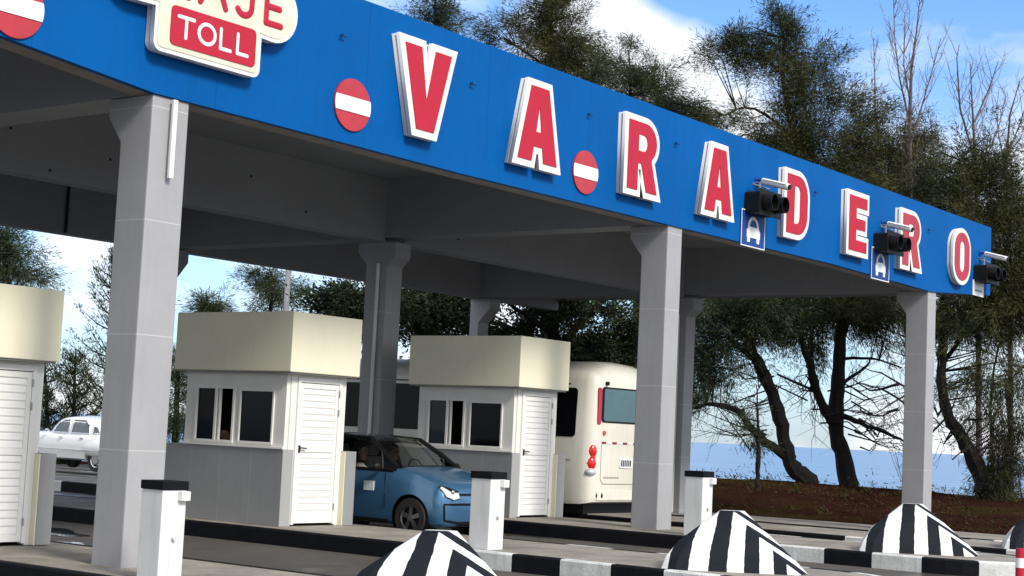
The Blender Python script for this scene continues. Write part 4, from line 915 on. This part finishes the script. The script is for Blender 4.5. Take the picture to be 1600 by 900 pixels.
def cabwin(poly, s, name='side_window'):
    b = MB(); P = dens(poly, 4); vs = []
    for (y_, z_) in P:
        ok, loc, nor, idx = cb.ray_cast(Vector((s*3, y_, z_)), Vector((-s, 0, 0))); vs.append((loc.x+s*.012 if ok else s*.75, y_, z_))
    n = len(P); cy_, cz_ = sum(v[1] for v in vs)/n, sum(v[2] for v in vs)/n; ok, loc, nor, idx = cb.ray_cast(Vector((s*3, cy_, cz_)), Vector((-s, 0, 0))); c = Vector((loc.x+s*.02, cy_, cz_)); 
    b.add(vs+[tuple(c)]+[(v[0]-s*.03, v[1], v[2]) for v in vs], [(i, (i+1) % n, n) for i in range(n)]+[(i, (i+1) % n, n+1+(i+1) % n, n+1+i) for i in range(n)])
    w = b.build(name, M_pane2, old)
    f = MB(); f.path([(v[0]+s*.004, v[1], v[2]) for v in vs+[vs[0]]], [.014]*(n+1), n=5); f.build('window_trim', M_chrome, w)
M_unused = None
M_pane2 = mat('old_car_glass', (0.09, 0.11, 0.12), 0.08, spec=0.8)
for s in (-1, 1):
    cabwin([(2.28, 1.08), (3.02, 1.08), (2.86, 1.30), (2.62, 1.43), (2.30, 1.45)], s); cabwin([(1.36, 1.08), (2.14, 1.08), (2.16, 1.45), (1.66, 1.44), (1.42, 1.30)], s); cabwin([(.98, 1.10), (1.22, 1.09), (1.26, 1.28), (1.12, 1.26)], s)
    for y_ in (1.5, 2.4): MB().box(s*.915-.02, s*.915+.02, y_, y_+.13, .93, .955).build('door_handle', M_chrome, old)
    MB().tube((s*.93, .5, .60), (s*.935, 4.1, .60), .012, n=6).build('chrome_strip', M_chrome, old)
    MB().ball((s*.95, 3.05, 1.12), .07, .05, .05, n=10).build('mirror', M_chrome, old)
ws = MB(); gridpatch([(.60, 3.36, 1.06), (-.60, 3.36, 1.06), (-.56, 3.03, 1.42), (.56, 3.03, 1.42)], 8, 3, ws, bulge=.06, nrm=Vector((0, .7, .7))); ws.build('windshield', M_pane2, old, smooth=True)
MB().path([(-.8, 4.80, .50), (0, 4.90, .50), (.8, 4.80, .50)], [.05, .05, .05]).build('front_bumper', M_chrome, old, smooth=True); MB().path([(-.8, -.07, .50), (0, -.16, .50), (.8, -.07, .50)], [.05, .05, .05]).build('rear_bumper', M_chrome, old, smooth=True)

# --- pole behind the middle booth, small signal on a mast behind
q = at(434, 700, 52); lp = thing('lamp_pole', 'thin pale grey pole rising behind the roof of the middle booth', 'pole', (q.x, q.y, -1.9))
MB().tube((0,0,0), (0,0,7.5), .11, .09, n=12).build('shaft', M_metal, lp); MB().tube((0,0,7.4), (1.2,-.9,7.8), .05).build('arm', M_metal, lp); MB().box(1.1, 1.7, -1.15, -.8, 7.76, 7.86).build('lamp_head', M_metal, lp)
q = at(548.5, 690, 34); sp = thing('signal_mast', 'slim post with a black lamp, seen between the middle booth and the double column', 'post', (q.x, q.y, -1.62))
MB().tube((0,0,0), (0,0,2.45), .035).build('post', M_metal, sp); MB().box(-.14, .14, -.1, .1, 1.7, 2.2).build('lamp_box', M_black, sp, bevel=.02); MB().tube((-.02, 0, 2.45), (.4, -.5, 2.45), .02).build('arm', M_metal, sp)

# ------------------------------------------------------------------ trees
def needles(centers, n_each, spread, length, width, droop=.5, seedv=0):
    """thin double-triangle sprays round cluster centres, numpy built"""
    rg = np.random.default_rng(seedv); nc = len(centers); m_ = centers[:, :3].mean(axis=0)
    ax = centers[:, :3]-m_; ax /= np.maximum(.3, np.linalg.norm(ax, axis=1))[:, None]
    ax = ax*.8+rg.normal(0, .45, (nc, 3)); ax[:, 2] = ax[:, 2]*.6+.25-droop*.6; ax /= np.linalg.norm(ax, axis=1)[:, None]
    C_ = np.repeat(centers, n_each, axis=0); A_ = np.repeat(ax, n_each, axis=0); n = len(C_)
    al = np.clip(rg.normal(0, 1, (n, 1)), -1.8, 1.8); pp = np.clip(rg.normal(0, 1, (n, 3)), -1.7, 1.7); off_ = A_*al*spread*1.55+pp*spread*.50
    base = C_[:, :3]+off_*C_[:, 3:4]; base[:, 2] -= (al[:, 0]**2)*spread*.25
    dirv = A_*.9+pp*.45+rg.normal(0, .25, (n, 3)); dirv[:, 2] -= droop*.5; dirv /= np.linalg.norm(dirv, axis=1)[:, None]
    side = np.cross(dirv, rg.normal(0, 1, (n, 3))); side /= np.linalg.norm(side, axis=1)[:, None]
    ln = length*(.6+.8*rg.random(n))[:, None]; wd = width*(.6+.8*rg.random(n))[:, None]
    mid = base+dirv*ln*.5
    V = np.stack([base, mid+side*wd*.5, base+dirv*ln, mid-side*wd*.5], axis=1).reshape(-1, 3)
    return V
def quadmesh(name, V, m, parent):
    n = len(V)//4; me = bpy.data.meshes.new(name); me.vertices.add(len(V)); me.vertices.foreach_set('co', V.astype(np.float32).ravel())
    me.loops.add(4*n); me.loops.foreach_set('vertex_index', np.arange(4*n, dtype=np.int32)); me.polygons.add(n)
    me.polygons.foreach_set('loop_start', np.arange(0, 4*n, 4, dtype=np.int32)); me.polygons.foreach_set('loop_total', np.full(n, 4, dtype=np.int32)); me.update(calc_edges=True); me.materials.append(m)
    o = bpy.data.objects.new(name, me); COL.objects.link(o); o.parent = parent; return o
def tree(name, label, depth, trunks, blobs, leaf, group='casuarina trees along the shore', thick=1.0, dens_=.8, zspread=.8, ln=.17, wd=.019, droop=.45, seedv=1, bark=None, twigs=True, fines=()):
    """trunks: lists of (px, py, radius m); blobs: (px, py, rx, ry, clusters) all surveyed in the tree's own plane"""
    rg = np.random.default_rng(seedv); b0 = at(trunks[0][0][0], trunks[0][0][1], depth)
    o = thing(name, label, 'tree', tuple(b0), group=group); mpp = depth/F_PX
    tk = MB(); skel = []
    for ti, tr in enumerate(trunks):
        pts = []; 
        dz_end = 0 if ti == 0 else float(rg.normal(0, 1.2))
        if ti == 0: tr = [(tr[0][0]+2, tr[0][1]+22, tr[0][2]*.95)]+[(tr[0][0], tr[0][1], tr[0][2]*.8)]+tr[1:]
        for i in range(len(tr)):
            q = at(tr[i][0], tr[i][1], depth+dz_end*i/max(1, len(tr)-1))-b0; pts.append((q, tr[i][2]*thick))
        fine = []; rr = []
        for i in range(len(pts)-1):
            p0, p1, p2, p3 = pts[max(i-1, 0)][0], pts[i][0], pts[i+1][0], pts[min(i+2, len(pts)-1)][0]
            for k in range(4):
                t = k/4; fine.append(.5*((2*p1)+(-p0+p2)*t+(2*p0-5*p1+4*p2-p3)*t*t+(-p0+3*p1-3*p2+p3)*t**3)+Vector(rg.normal(0, .018, 3))); rr.append((pts[i][1]*(1-t)+pts[i+1][1]*t)*(1+.08*float(rg.normal())))
        fine.append(pts[-1][0]); rr.append(pts[-1][1]); tk.path(fine, rr, n=8)
        skel += [(v, q) for v, q in zip(fine, rr)]
    SK = np.array([tuple(v) for v, q in skel]); cl = []
    for (px, py, rx, ry, n) in blobs:
        c = at(px, py, depth)-b0; ex = CR*rx*mpp; ey = CU*ry*mpp; ez = CD*max(rx, ry)*mpp*zspread
        n = int(n*dens_)
        sub = None
        for k in range(n):
            if k % 6 == 0 or sub is None:
                v = rg.normal(0, 1, 3); v /= np.linalg.norm(v); v *= rg.random()**.42
                sub = c+ex*v[0]+ey*v[1]+ez*v[2]
            p = sub+Vector(rg.normal(0, min(.42, .5*min(rx, ry)*mpp+.05), 3))*(0 if k % 6 == 0 else 1); cl.append((*p, .6+.5*rg.random()))
            if twigs and k % 3 == 0:
                dd = np.linalg.norm(SK-np.array(p), axis=1)+np.maximum(0, SK[:, 2]-p[2])*1.5; j = int(np.argmin(dd)); a = Vector(SK[j]); w = .012+.009*dd[j]; pm_ = a.lerp(Vector(p), .55)+Vector(rg.normal(0, .12*dd[j]**.5, 3))+Vector((0, 0, .10*dd[j]))
                tk.path([a, pm_, p], [min(w, .05), .014, .006], n=4)
    for (fx, fy, xa, xb, ya, yb, cnt) in fines:
        a = at(fx, fy, depth)-b0
        for k in range(cnt):
            a2 = a+Vector(rg.normal(0, .35, 3)); e = at(xa+(xb-xa)*rg.random(), ya+(yb-ya)*rg.random(), depth+float(rg.normal(0, .8)))-b0
            m1 = a2.lerp(e, .4)+Vector(rg.normal(0, .15, 3))-Vector((0, 0, .15)); m2 = a2.lerp(e, .75)+Vector(rg.normal(0, .12, 3)); tk.path([a2, m1, m2, e], [.028, .02, .014, .005], n=4)
            for q in range(5):
                p0 = m1.lerp(e, rg.random()); dv = (e-a2).normalized(); tk.path([p0, p0+dv*.35+Vector(rg.normal(0, .28, 3)), p0+dv*.7+Vector(rg.normal(0, .35, 3))], [.011, .008, .004], n=3)
    tk.build('trunk', bark or M_bark, o, smooth=True, recalc=False)
    if cl:
        C_ = np.array(cl); V = needles(C_, 115, .24, ln, wd, droop, seedv)
        quadmesh('crown', V, leaf, o)
    return o
def bare(name, label, depth, base, tips, seedv, group='casuarina trees along the shore'):
    """leafless upright tree: leader stems with fine side twigs"""
    rg = np.random.default_rng(seedv); b0 = at(base[0], base[1], depth); o = thing(name, label, 'tree', tuple(b0), group=group); mpp = depth/F_PX
    tk = MB(); tw = MB()
    for (path_, r0) in tips:
        P = [at(px, py, depth+float(rg.normal(0, .3)))-b0 for px, py in path_]; n = len(P); tk.path(P, [max(.010, r0*(1-i/(n-.6))) for i in range(n)], n=6)
        for i in range(n-1):
            L_ = (P[i+1]-P[i]).length
            for k in range(int(L_*4.5)):
                t = rg.random(); a = P[i].lerp(P[i+1], t); h = (i+t)/(n-1); ln_ = (1.5-1.0*h)*(.5+rg.random()*.7)
                an = rg.random()*6.28; dv = Vector((math.cos(an), math.sin(an), 0))*.55+Vector((0, 0, .85)); m1 = a+dv*ln_*.5+Vector(rg.normal(0, .05, 3)); e = a+dv*ln_+Vector((0, 0, ln_*.3))
                tw.path([a, m1, e], [.014, .010, .004], n=3)
                for q in range(3):
                    s_ = a.lerp(e, .3+.6*rg.random()); tw.path([s_, s_+Vector(rg.normal(0, .16, 3))+Vector((0, 0, .22))], [.007, .003], n=3)
    tk.build('trunk', M_twig, o, smooth=True, recalc=False); tw.build('twigs', M_twig, o, recalc=False); return o
# --- right side, in front of the sea
tree('casuarina_tree', 'leaning dark casuarina with a low left limb, left of the three shore trunks', 49,
     [[(1262, 752, .42), (1240, 730, .26), (1226, 690, .21), (1215, 640, .20), (1195, 590, .20), (1172, 540, .17), (1160, 490, .15), (1150, 440, .12), (1160, 360, .08), (1180, 280, .05), (1190, 200, .03)],
      [(1240, 722, .17), (1195, 690, .14), (1172, 668, .12), (1150, 640, .10), (1115, 632, .07), (1075, 640, .04)], [(1175, 560, .10), (1130, 520, .06), (1090, 490, .03)], [(1165, 480, .09), (1220, 420, .05)]],
     [(1105, 575, 42, 48, 84), (1115, 515, 60, 42, 150), (1200, 498, 60, 34, 130), (1090, 622, 30, 14, 24), (1180, 560, 40, 20, 12), (1200, 470, 100, 34, 230), (1120, 470, 50, 20, 60)], M_leafb, seedv=3, fines=[(1198, 600, 1100, 1180, 570, 650, 9), (1170, 665, 1085, 1160, 600, 680, 8)])
tree('casuarina_tree', 'tall leaning casuarina whose crown bends left above the letters A and R', 50,
     [[(1326, 756, .40), (1318, 715, .27), (1306, 670, .26), (1308, 610, .22), (1312, 540, .20), (1316, 480, .17), (1300, 390, .15), (1268, 300, .13), (1240, 210, .10), (1225, 130, .07), (1225, 60, .04), (1215, 5, .02)],
      [(1300, 660, .18), (1280, 620, .13), (1265, 570, .12), (1252, 530, .10), (1240, 500, .07)], [(1264, 575, .09), (1268, 520, .07), (1275, 480, .05)], [(1312, 648, .10), (1345, 662, .075), (1385, 676, .06), (1412, 690, .03)], [(1312, 600, .07), (1350, 575, .045), (1362, 560, .03)],
      [(1276, 320, .07), (1330, 260, .045), (1345, 200, .02)], [(1245, 220, .06), (1180, 170, .04), (1130, 180, .02)], [(1312, 560, .06), (1360, 560, .035), (1410, 575, .02)], [(1270, 610, .05), (1215, 585, .03)]],
     [(1215, 10, 14, 24, 16), (1222, 50, 24, 34, 44), (1175, 62, 34, 16, 34), (1135, 72, 26, 14, 20), (1112, 88, 14, 16, 12), (1205, 95, 40, 26, 56), (1170, 100, 30, 18, 20), (1250, 105, 36, 36, 70), (1245, 165, 34, 46, 90), (1275, 215, 46, 44, 120), (1285, 85, 26, 18, 14), (1310, 150, 26, 34, 30), (1335, 150, 18, 16, 12),
      (1350, 200, 34, 40, 50), (1240, 225, 60, 26, 70), (1310, 270, 70, 36, 130), (1260, 290, 90, 30, 110), (1340, 320, 60, 50, 120), (1385, 165, 14, 20, 9), (1300, 475, 85, 32, 230), (1360, 500, 50, 28, 70), (1260, 515, 40, 26, 50), (1275, 545, 22, 12, 14), (1120, 215, 34, 12, 24), (1150, 180, 34, 18, 20), (1110, 180, 20, 10, 8), (1180, 230, 40, 14, 30)], M_leafa, seedv=5, fines=[(1312, 640, 1335, 1412, 560, 690, 13), (1340, 662, 1360, 1415, 600, 700, 8), (1275, 600, 1205, 1290, 560, 690, 9)])
tree('casuarina_tree', 'dense dark casuarina leaning at the right edge behind the last column', 46,
     [[(1560, 785, .50), (1540, 760, .30), (1520, 715, .22), (1500, 680, .19), (1478, 640, .17), (1470, 580, .14), (1474, 520, .12), (1480, 420, .10), (1490, 330, .07), (1500, 250, .04)], [(1548, 770, .12), (1550, 700, .06), (1548, 620, .04), (1560, 540, .03)], [(1560, 775, .10), (1575, 700, .05), (1572, 600, .035)], [(1480, 560, .07), (1540, 480, .05), (1590, 430, .03)]],
     [(1500, 500, 50, 40, 110), (1560, 490, 55, 50, 140), (1590, 580, 36, 50, 50), (1530, 590, 50, 26, 36), (1580, 690, 36, 40, 30), (1555, 750, 44, 28, 70), (1500, 410, 90, 50, 210), (1570, 380, 60, 70, 220), (1500, 320, 80, 50, 190), (1560, 280, 50, 50, 120), (1478, 480, 30, 40, 50), (1480, 260, 60, 40, 90), (1620, 450, 40, 90, 140), (1545, 660, 50, 30, 16)], M_leafa, seedv=8, fines=[(1510, 690, 1540, 1600, 560, 740, 12), (1555, 760, 1545, 1600, 620, 740, 14), (1480, 640, 1462, 1500, 560, 700, 6)])
tree('casuarina_tree', 'brown tinged bushy casuarina behind the blue fascia near the letter E', 52,
     [[(1428, 768, .25), (1430, 680, .16), (1426, 560, .14), (1406, 440, .12), (1400, 340, .09), (1410, 250, .05)], [(1400, 470, .07), (1350, 400, .05), (1320, 340, .03)], [(1400, 430, .07), (1440, 360, .04)], [(1402, 640, .05), (1370, 650, .03), (1330, 640, .015)], [(1402, 600, .05), (1360, 610, .03), (1330, 590, .015)]],
     [(1370, 300, 60, 45, 150), (1420, 300, 55, 50, 150), (1430, 230, 40, 35, 70), (1340, 260, 60, 50, 120), (1280, 300, 70, 40, 130), (1330, 360, 70, 50, 160), (1400, 380, 70, 50, 160), (1380, 475, 50, 28, 90), (1430, 520, 35, 30, 30), (1330, 455, 80, 18, 90), (1210, 250, 60, 30, 70), (1390, 225, 30, 40, 30)], M_leafc, seedv=12)
tree('casuarina_tree', 'thin low branched casuarina behind the right front column', 54,
     [[(1440, 760, .18), (1438, 660, .12), (1430, 560, .10), (1440, 440, .07)], [(1436, 650, .05), (1400, 620, .035), (1350, 600, .02), (1320, 605, .01)], [(1436, 620, .05), (1390, 590, .03), (1340, 570, .01)], [(1436, 690, .04), (1480, 650, .03), (1500, 600, .015)], [(1436, 600, .04), (1380, 640, .02), (1345, 645, .01)]],
     [(1430, 475, 50, 25, 50), (1480, 600, 40, 30, 12)], M_leafb, seedv=15)
tree('young_conifer', 'slim young conifer with tiered twigs between the first two shore trunks', 44,
     [[(1184, 745, .08), (1184, 700, .06), (1183, 650, .03), (1181, 600, .012)], [(1184, 668, .015), (1168, 664, .01)], [(1184, 668, .015), (1202, 664, .01)], [(1183, 640, .015), (1170, 636, .01)], [(1183, 640, .015), (1195, 636, .01)]],
     [(1184, 692, 20, 1, 5), (1184, 668, 15, 1, 4), (1183, 648, 12, 1, 3)], M_leafb, seedv=17, ln=.2, twigs=False)
# --- above the canopy
tree('casuarina_tree', 'tall wispy casuarina rising above the fascia between the letters V and A', 55,
     [[(850, 700, .28), (855, 500, .2), (862, 300, .16), (868, 160, .10), (862, 60, .07), (850, -30, .04)], [(862, 110, .05), (790, 60, .03)], [(870, 150, .06), (930, 115, .04)]],
     [(860, 20, 32, 40, 80), (880, 60, 40, 40, 110), (840, 70, 38, 30, 60), (800, 45, 40, 28, 36), (770, 55, 26, 18, 14), (900, 95, 40, 35, 90), (850, 130, 60, 40, 120), (935, 120, 26, 16, 40), (870, -40, 30, 40, 50)], M_leafa, seedv=21)
tree('casuarina_tree', 'small feathery tree top above the fascia just left of the letter V', 57,
     [[(680, 700, .22), (680, 300, .15), (678, 100, .08), (680, 0, .03)]], [(678, 15, 30, 25, 46), (690, 35, 22, 16, 20), (680, -20, 24, 30, 30)], M_leafb, seedv=22)
tree('casuarina_tree', 'low spreading casuarina crown above the fascia over the first letter R', 53,
     [[(990, 700, .25), (1000, 400, .18), (995, 240, .11), (985, 150, .06), (982, 80, .02)], [(995, 240, .06), (1050, 160, .03)]],
     [(985, 100, 26, 30, 34), (1000, 130, 40, 26, 44), (1030, 140, 36, 26, 44), (1060, 165, 34, 26, 46), (960, 130, 30, 22, 26), (1010, 180, 80, 30, 110), (1090, 185, 34, 26, 40), (985, 75, 10, 14, 6)], M_leafb, seedv=24)
bare('bare_tree', 'leafless pale tree with one tall leader above the letters E and R', 50, (1424, 778), [([(1424, 778), (1423, 420), (1422, 280), (1421, 200), (1424, 110), (1432, 50), (1438, -10)], .12), ([(1421, 190), (1405, 120), (1398, 60), (1396, 0)], .035), ([(1421, 230), (1445, 150), (1465, 80), (1470, 60)], .03), ([(1422, 160), (1412, 100), (1414, 20)], .03)], 31)
bare('bare_tree', 'leafless pale tree with forked leaders above the letter O', 49, (1530, 778), [([(1530, 778), (1528, 400), (1524, 250), (1520, 180), (1516, 100)], .10), ([(1526, 260), (1500, 170), (1495, 90), (1499, 70)], .04), ([(1523, 190), (1545, 140), (1560, 95)], .035), ([(1527, 280), (1560, 200), (1572, 150)], .03)], 32)
bare('bare_tree', 'leafless pale tree at the top right edge of the photo', 51, (1580, 778), [([(1580, 778), (1578, 420), (1572, 260), (1578, 180), (1592, 130)], .09), ([(1573, 270), (1560, 210), (1556, 170)], .03), ([(1575, 240), (1595, 190), (1610, 140)], .03)], 33)
bare('bare_tree', 'thin leafless sapling top above the letter D', 53, (1424, 778), [([(1424, 778), (1420, 560), (1392, 330), (1368, 180), (1365, 60)], .07)], 34)
# --- behind the canopy
tree('broad_tree', 'broad dark tree with a forked trunk behind the minibus roof', 44,
     [[(872, 800, .35), (874, 600, .24), (868, 540, .2), (862, 500, .17), (850, 450, .13), (840, 400, .1)], [(880, 540, .14), (905, 505, .11), (935, 475, .09), (960, 450, .06)], [(862, 520, .1), (825, 495, .07), (795, 475, .05)], [(870, 550, .09), (820, 520, .06), (770, 505, .04), (700, 500, .03)], [(885, 550, .06), (930, 530, .04), (980, 520, .02)]],
     [(690, 475, 60, 26, 80), (680, 520, 46, 16, 24), (760, 510, 46, 20, 24), (860, 480, 34, 28, 70), (890, 470, 40, 20, 50), (945, 540, 44, 22, 70), (985, 520, 26, 26, 24), (960, 560, 34, 14, 30), (820, 520, 34, 16, 30), (900, 540, 24, 20, 24), (640, 490, 30, 24, 30), (980, 480, 26, 16, 16), (700, 458, 70, 12, 40)], M_leafb, group='trees behind the booths', seedv=41, droop=.1, ln=.13, wd=.045)
tree('broad_tree', 'dark leafy tree between the middle booth and the double column', 42,
     [[(560, 760, .22), (558, 600, .15), (550, 500, .08)]], [(545, 470, 26, 20, 30), (565, 475, 26, 26, 44), (520, 475, 16, 14, 10), (600, 470, 30, 24, 36), (580, 510, 40, 30, 50), (500, 470, 8, 18, 7)], M_leafb, group='trees behind the booths', seedv=43, droop=.1, ln=.13, wd=.045)
tree('casuarina_tree', 'airy rounded tree top above the roof of the middle booth', 56,
     [[(422, 760, .2), (422, 560, .12), (424, 470, .06), (424, 425, .03)]], [(405, 445, 18, 26, 26), (425, 440, 22, 26, 34), (447, 452, 16, 24, 22), (425, 475, 38, 18, 30)], M_leafb, group='trees behind the booths', seedv=45)
tree('young_conifer', 'small conifer top at the left corner of the middle booth roof', 56, [[(325, 760, .12), (324, 560, .08), (322, 455, .02)]], [(322, 465, 5, 12, 8), (325, 480, 12, 8, 14), (345, 478, 8, 12, 9), (330, 490, 22, 8, 16)], M_leafb, group='trees behind the booths', seedv=46, ln=.25)
tree('broad_tree', 'dark green tree seen between the left column and the middle booth', 50, [[(275, 760, .18), (276, 660, .12), (278, 560, .05)]], [(278, 600, 20, 30, 44), (272, 650, 24, 30, 50), (284, 560, 12, 14, 14)], M_leafb, group='trees behind the booths', seedv=47)
def conifer(label, depth, base, top, halfw, tiers, seedv, gap=1.0):
    """upswept tiered conifer: many thin limbs carrying needle clumps at their tips"""
    rg = np.random.default_rng(seedv); b0 = at(base[0], base[1], depth); o = thing('norfolk_pine', label, 'tree', tuple(b0), group='upswept conifers behind the left lanes'); mpp = depth/F_PX
    T = at(top[0], top[1], depth)-b0; tk = MB(); tk.path([Vector((0,0,0)), T*.5, T], [.16, .09, .02]); cl = []
    for i in range(tiers):
        h = .12+.86*i/tiers; c = T*h; R_ = halfw*mpp*(1-h)**.75+.12
        for k in range(6):
            a = rg.random()*6.28; dv = Vector((math.cos(a), math.sin(a), 0)); e = c+dv*R_*(.75+.4*rg.random())+Vector((0, 0, R_*(.55+.25*rg.random())))
            mid = c.lerp(e, .55)-Vector((0, 0, R_*.10)); tk.path([c, mid, e], [.03, .02, .008], n=4)
            for s_ in np.linspace(.25, 1, max(3, int(R_*3.2))):
                q = c.lerp(mid, s_/.55) if s_ < .55 else mid.lerp(e, (s_-.55)/.45); cl.append((*q, .55+.2*rg.random()))
    tk.build('trunk', M_bark, o, recalc=False); V = needles(np.array(cl), 34, .15, .16, .026, -.35, seedv); quadmesh('crown', V, M_leafb, o); return o
conifer('tall upswept conifer half hidden by the left concrete column', 54, (186, 760), (182, 385), 105, 15, 51)
conifer('shorter upswept conifer above the white vintage sedan', 57, (112, 760), (118, 545), 80, 10, 52)
conifer('dark conifer between the left booth and the vintage sedan', 56, (78, 760), (70, 560), 60, 10, 53)
tree('casuarina_tree', 'bushy tree top above the roof of the left toll booth', 50,
     [[(20, 760, .2), (15, 560, .14), (12, 430, .07), (10, 350, .03)], [(14, 460, .04), (45, 420, .02), (75, 410, .01)]], [(10, 385, 22, 34, 60), (0, 420, 30, 34, 60), (35, 425, 24, 16, 24), (60, 430, 16, 10, 8), (45, 400, 14, 8, 5), (-20, 380, 30, 40, 60), (70, 412, 8, 6, 3)], M_leafb, group='trees behind the booths', seedv=55)

# ------------------------------------------------------------------ litter and weeds on the bank
def litter(name, m, n, size, wd, seedv, lab):
    rg = np.random.default_rng(seedv); C_ = []
    while len(C_) < n:
        x, y = 33.6+rg.random()*26, 2+rg.random()*44
        dep = .8*x+.6*y; l = -.6*x+.8*y
        if dep > crest(l)+1 or y > 31: continue
        if MN.noise(Vector((x*.5, y*.5, seedv))) < -.05: continue
        C_.append((x, y, land(x, y)+.03, .5+rg.random()))
    V = needles(np.array(C_), 10, .16, size, wd, .0, seedv); o = quadmesh(name, V, m, None); o['kind'] = 'stuff'; tag(o, lab, 'ground cover'); return o
litter('leaf_litter', mat('dry_needles', (0.07, 0.035, 0.022), .95, spec=0.0), 1500, .08, .022, 71, 'dry brown needle litter spread over the red soil bank')
litter('grass', mat('weeds', (0.045, 0.05, 0.018), .95, spec=0.0), 900, .16, .03, 75, 'low dull green weeds in patches on the soil bank')
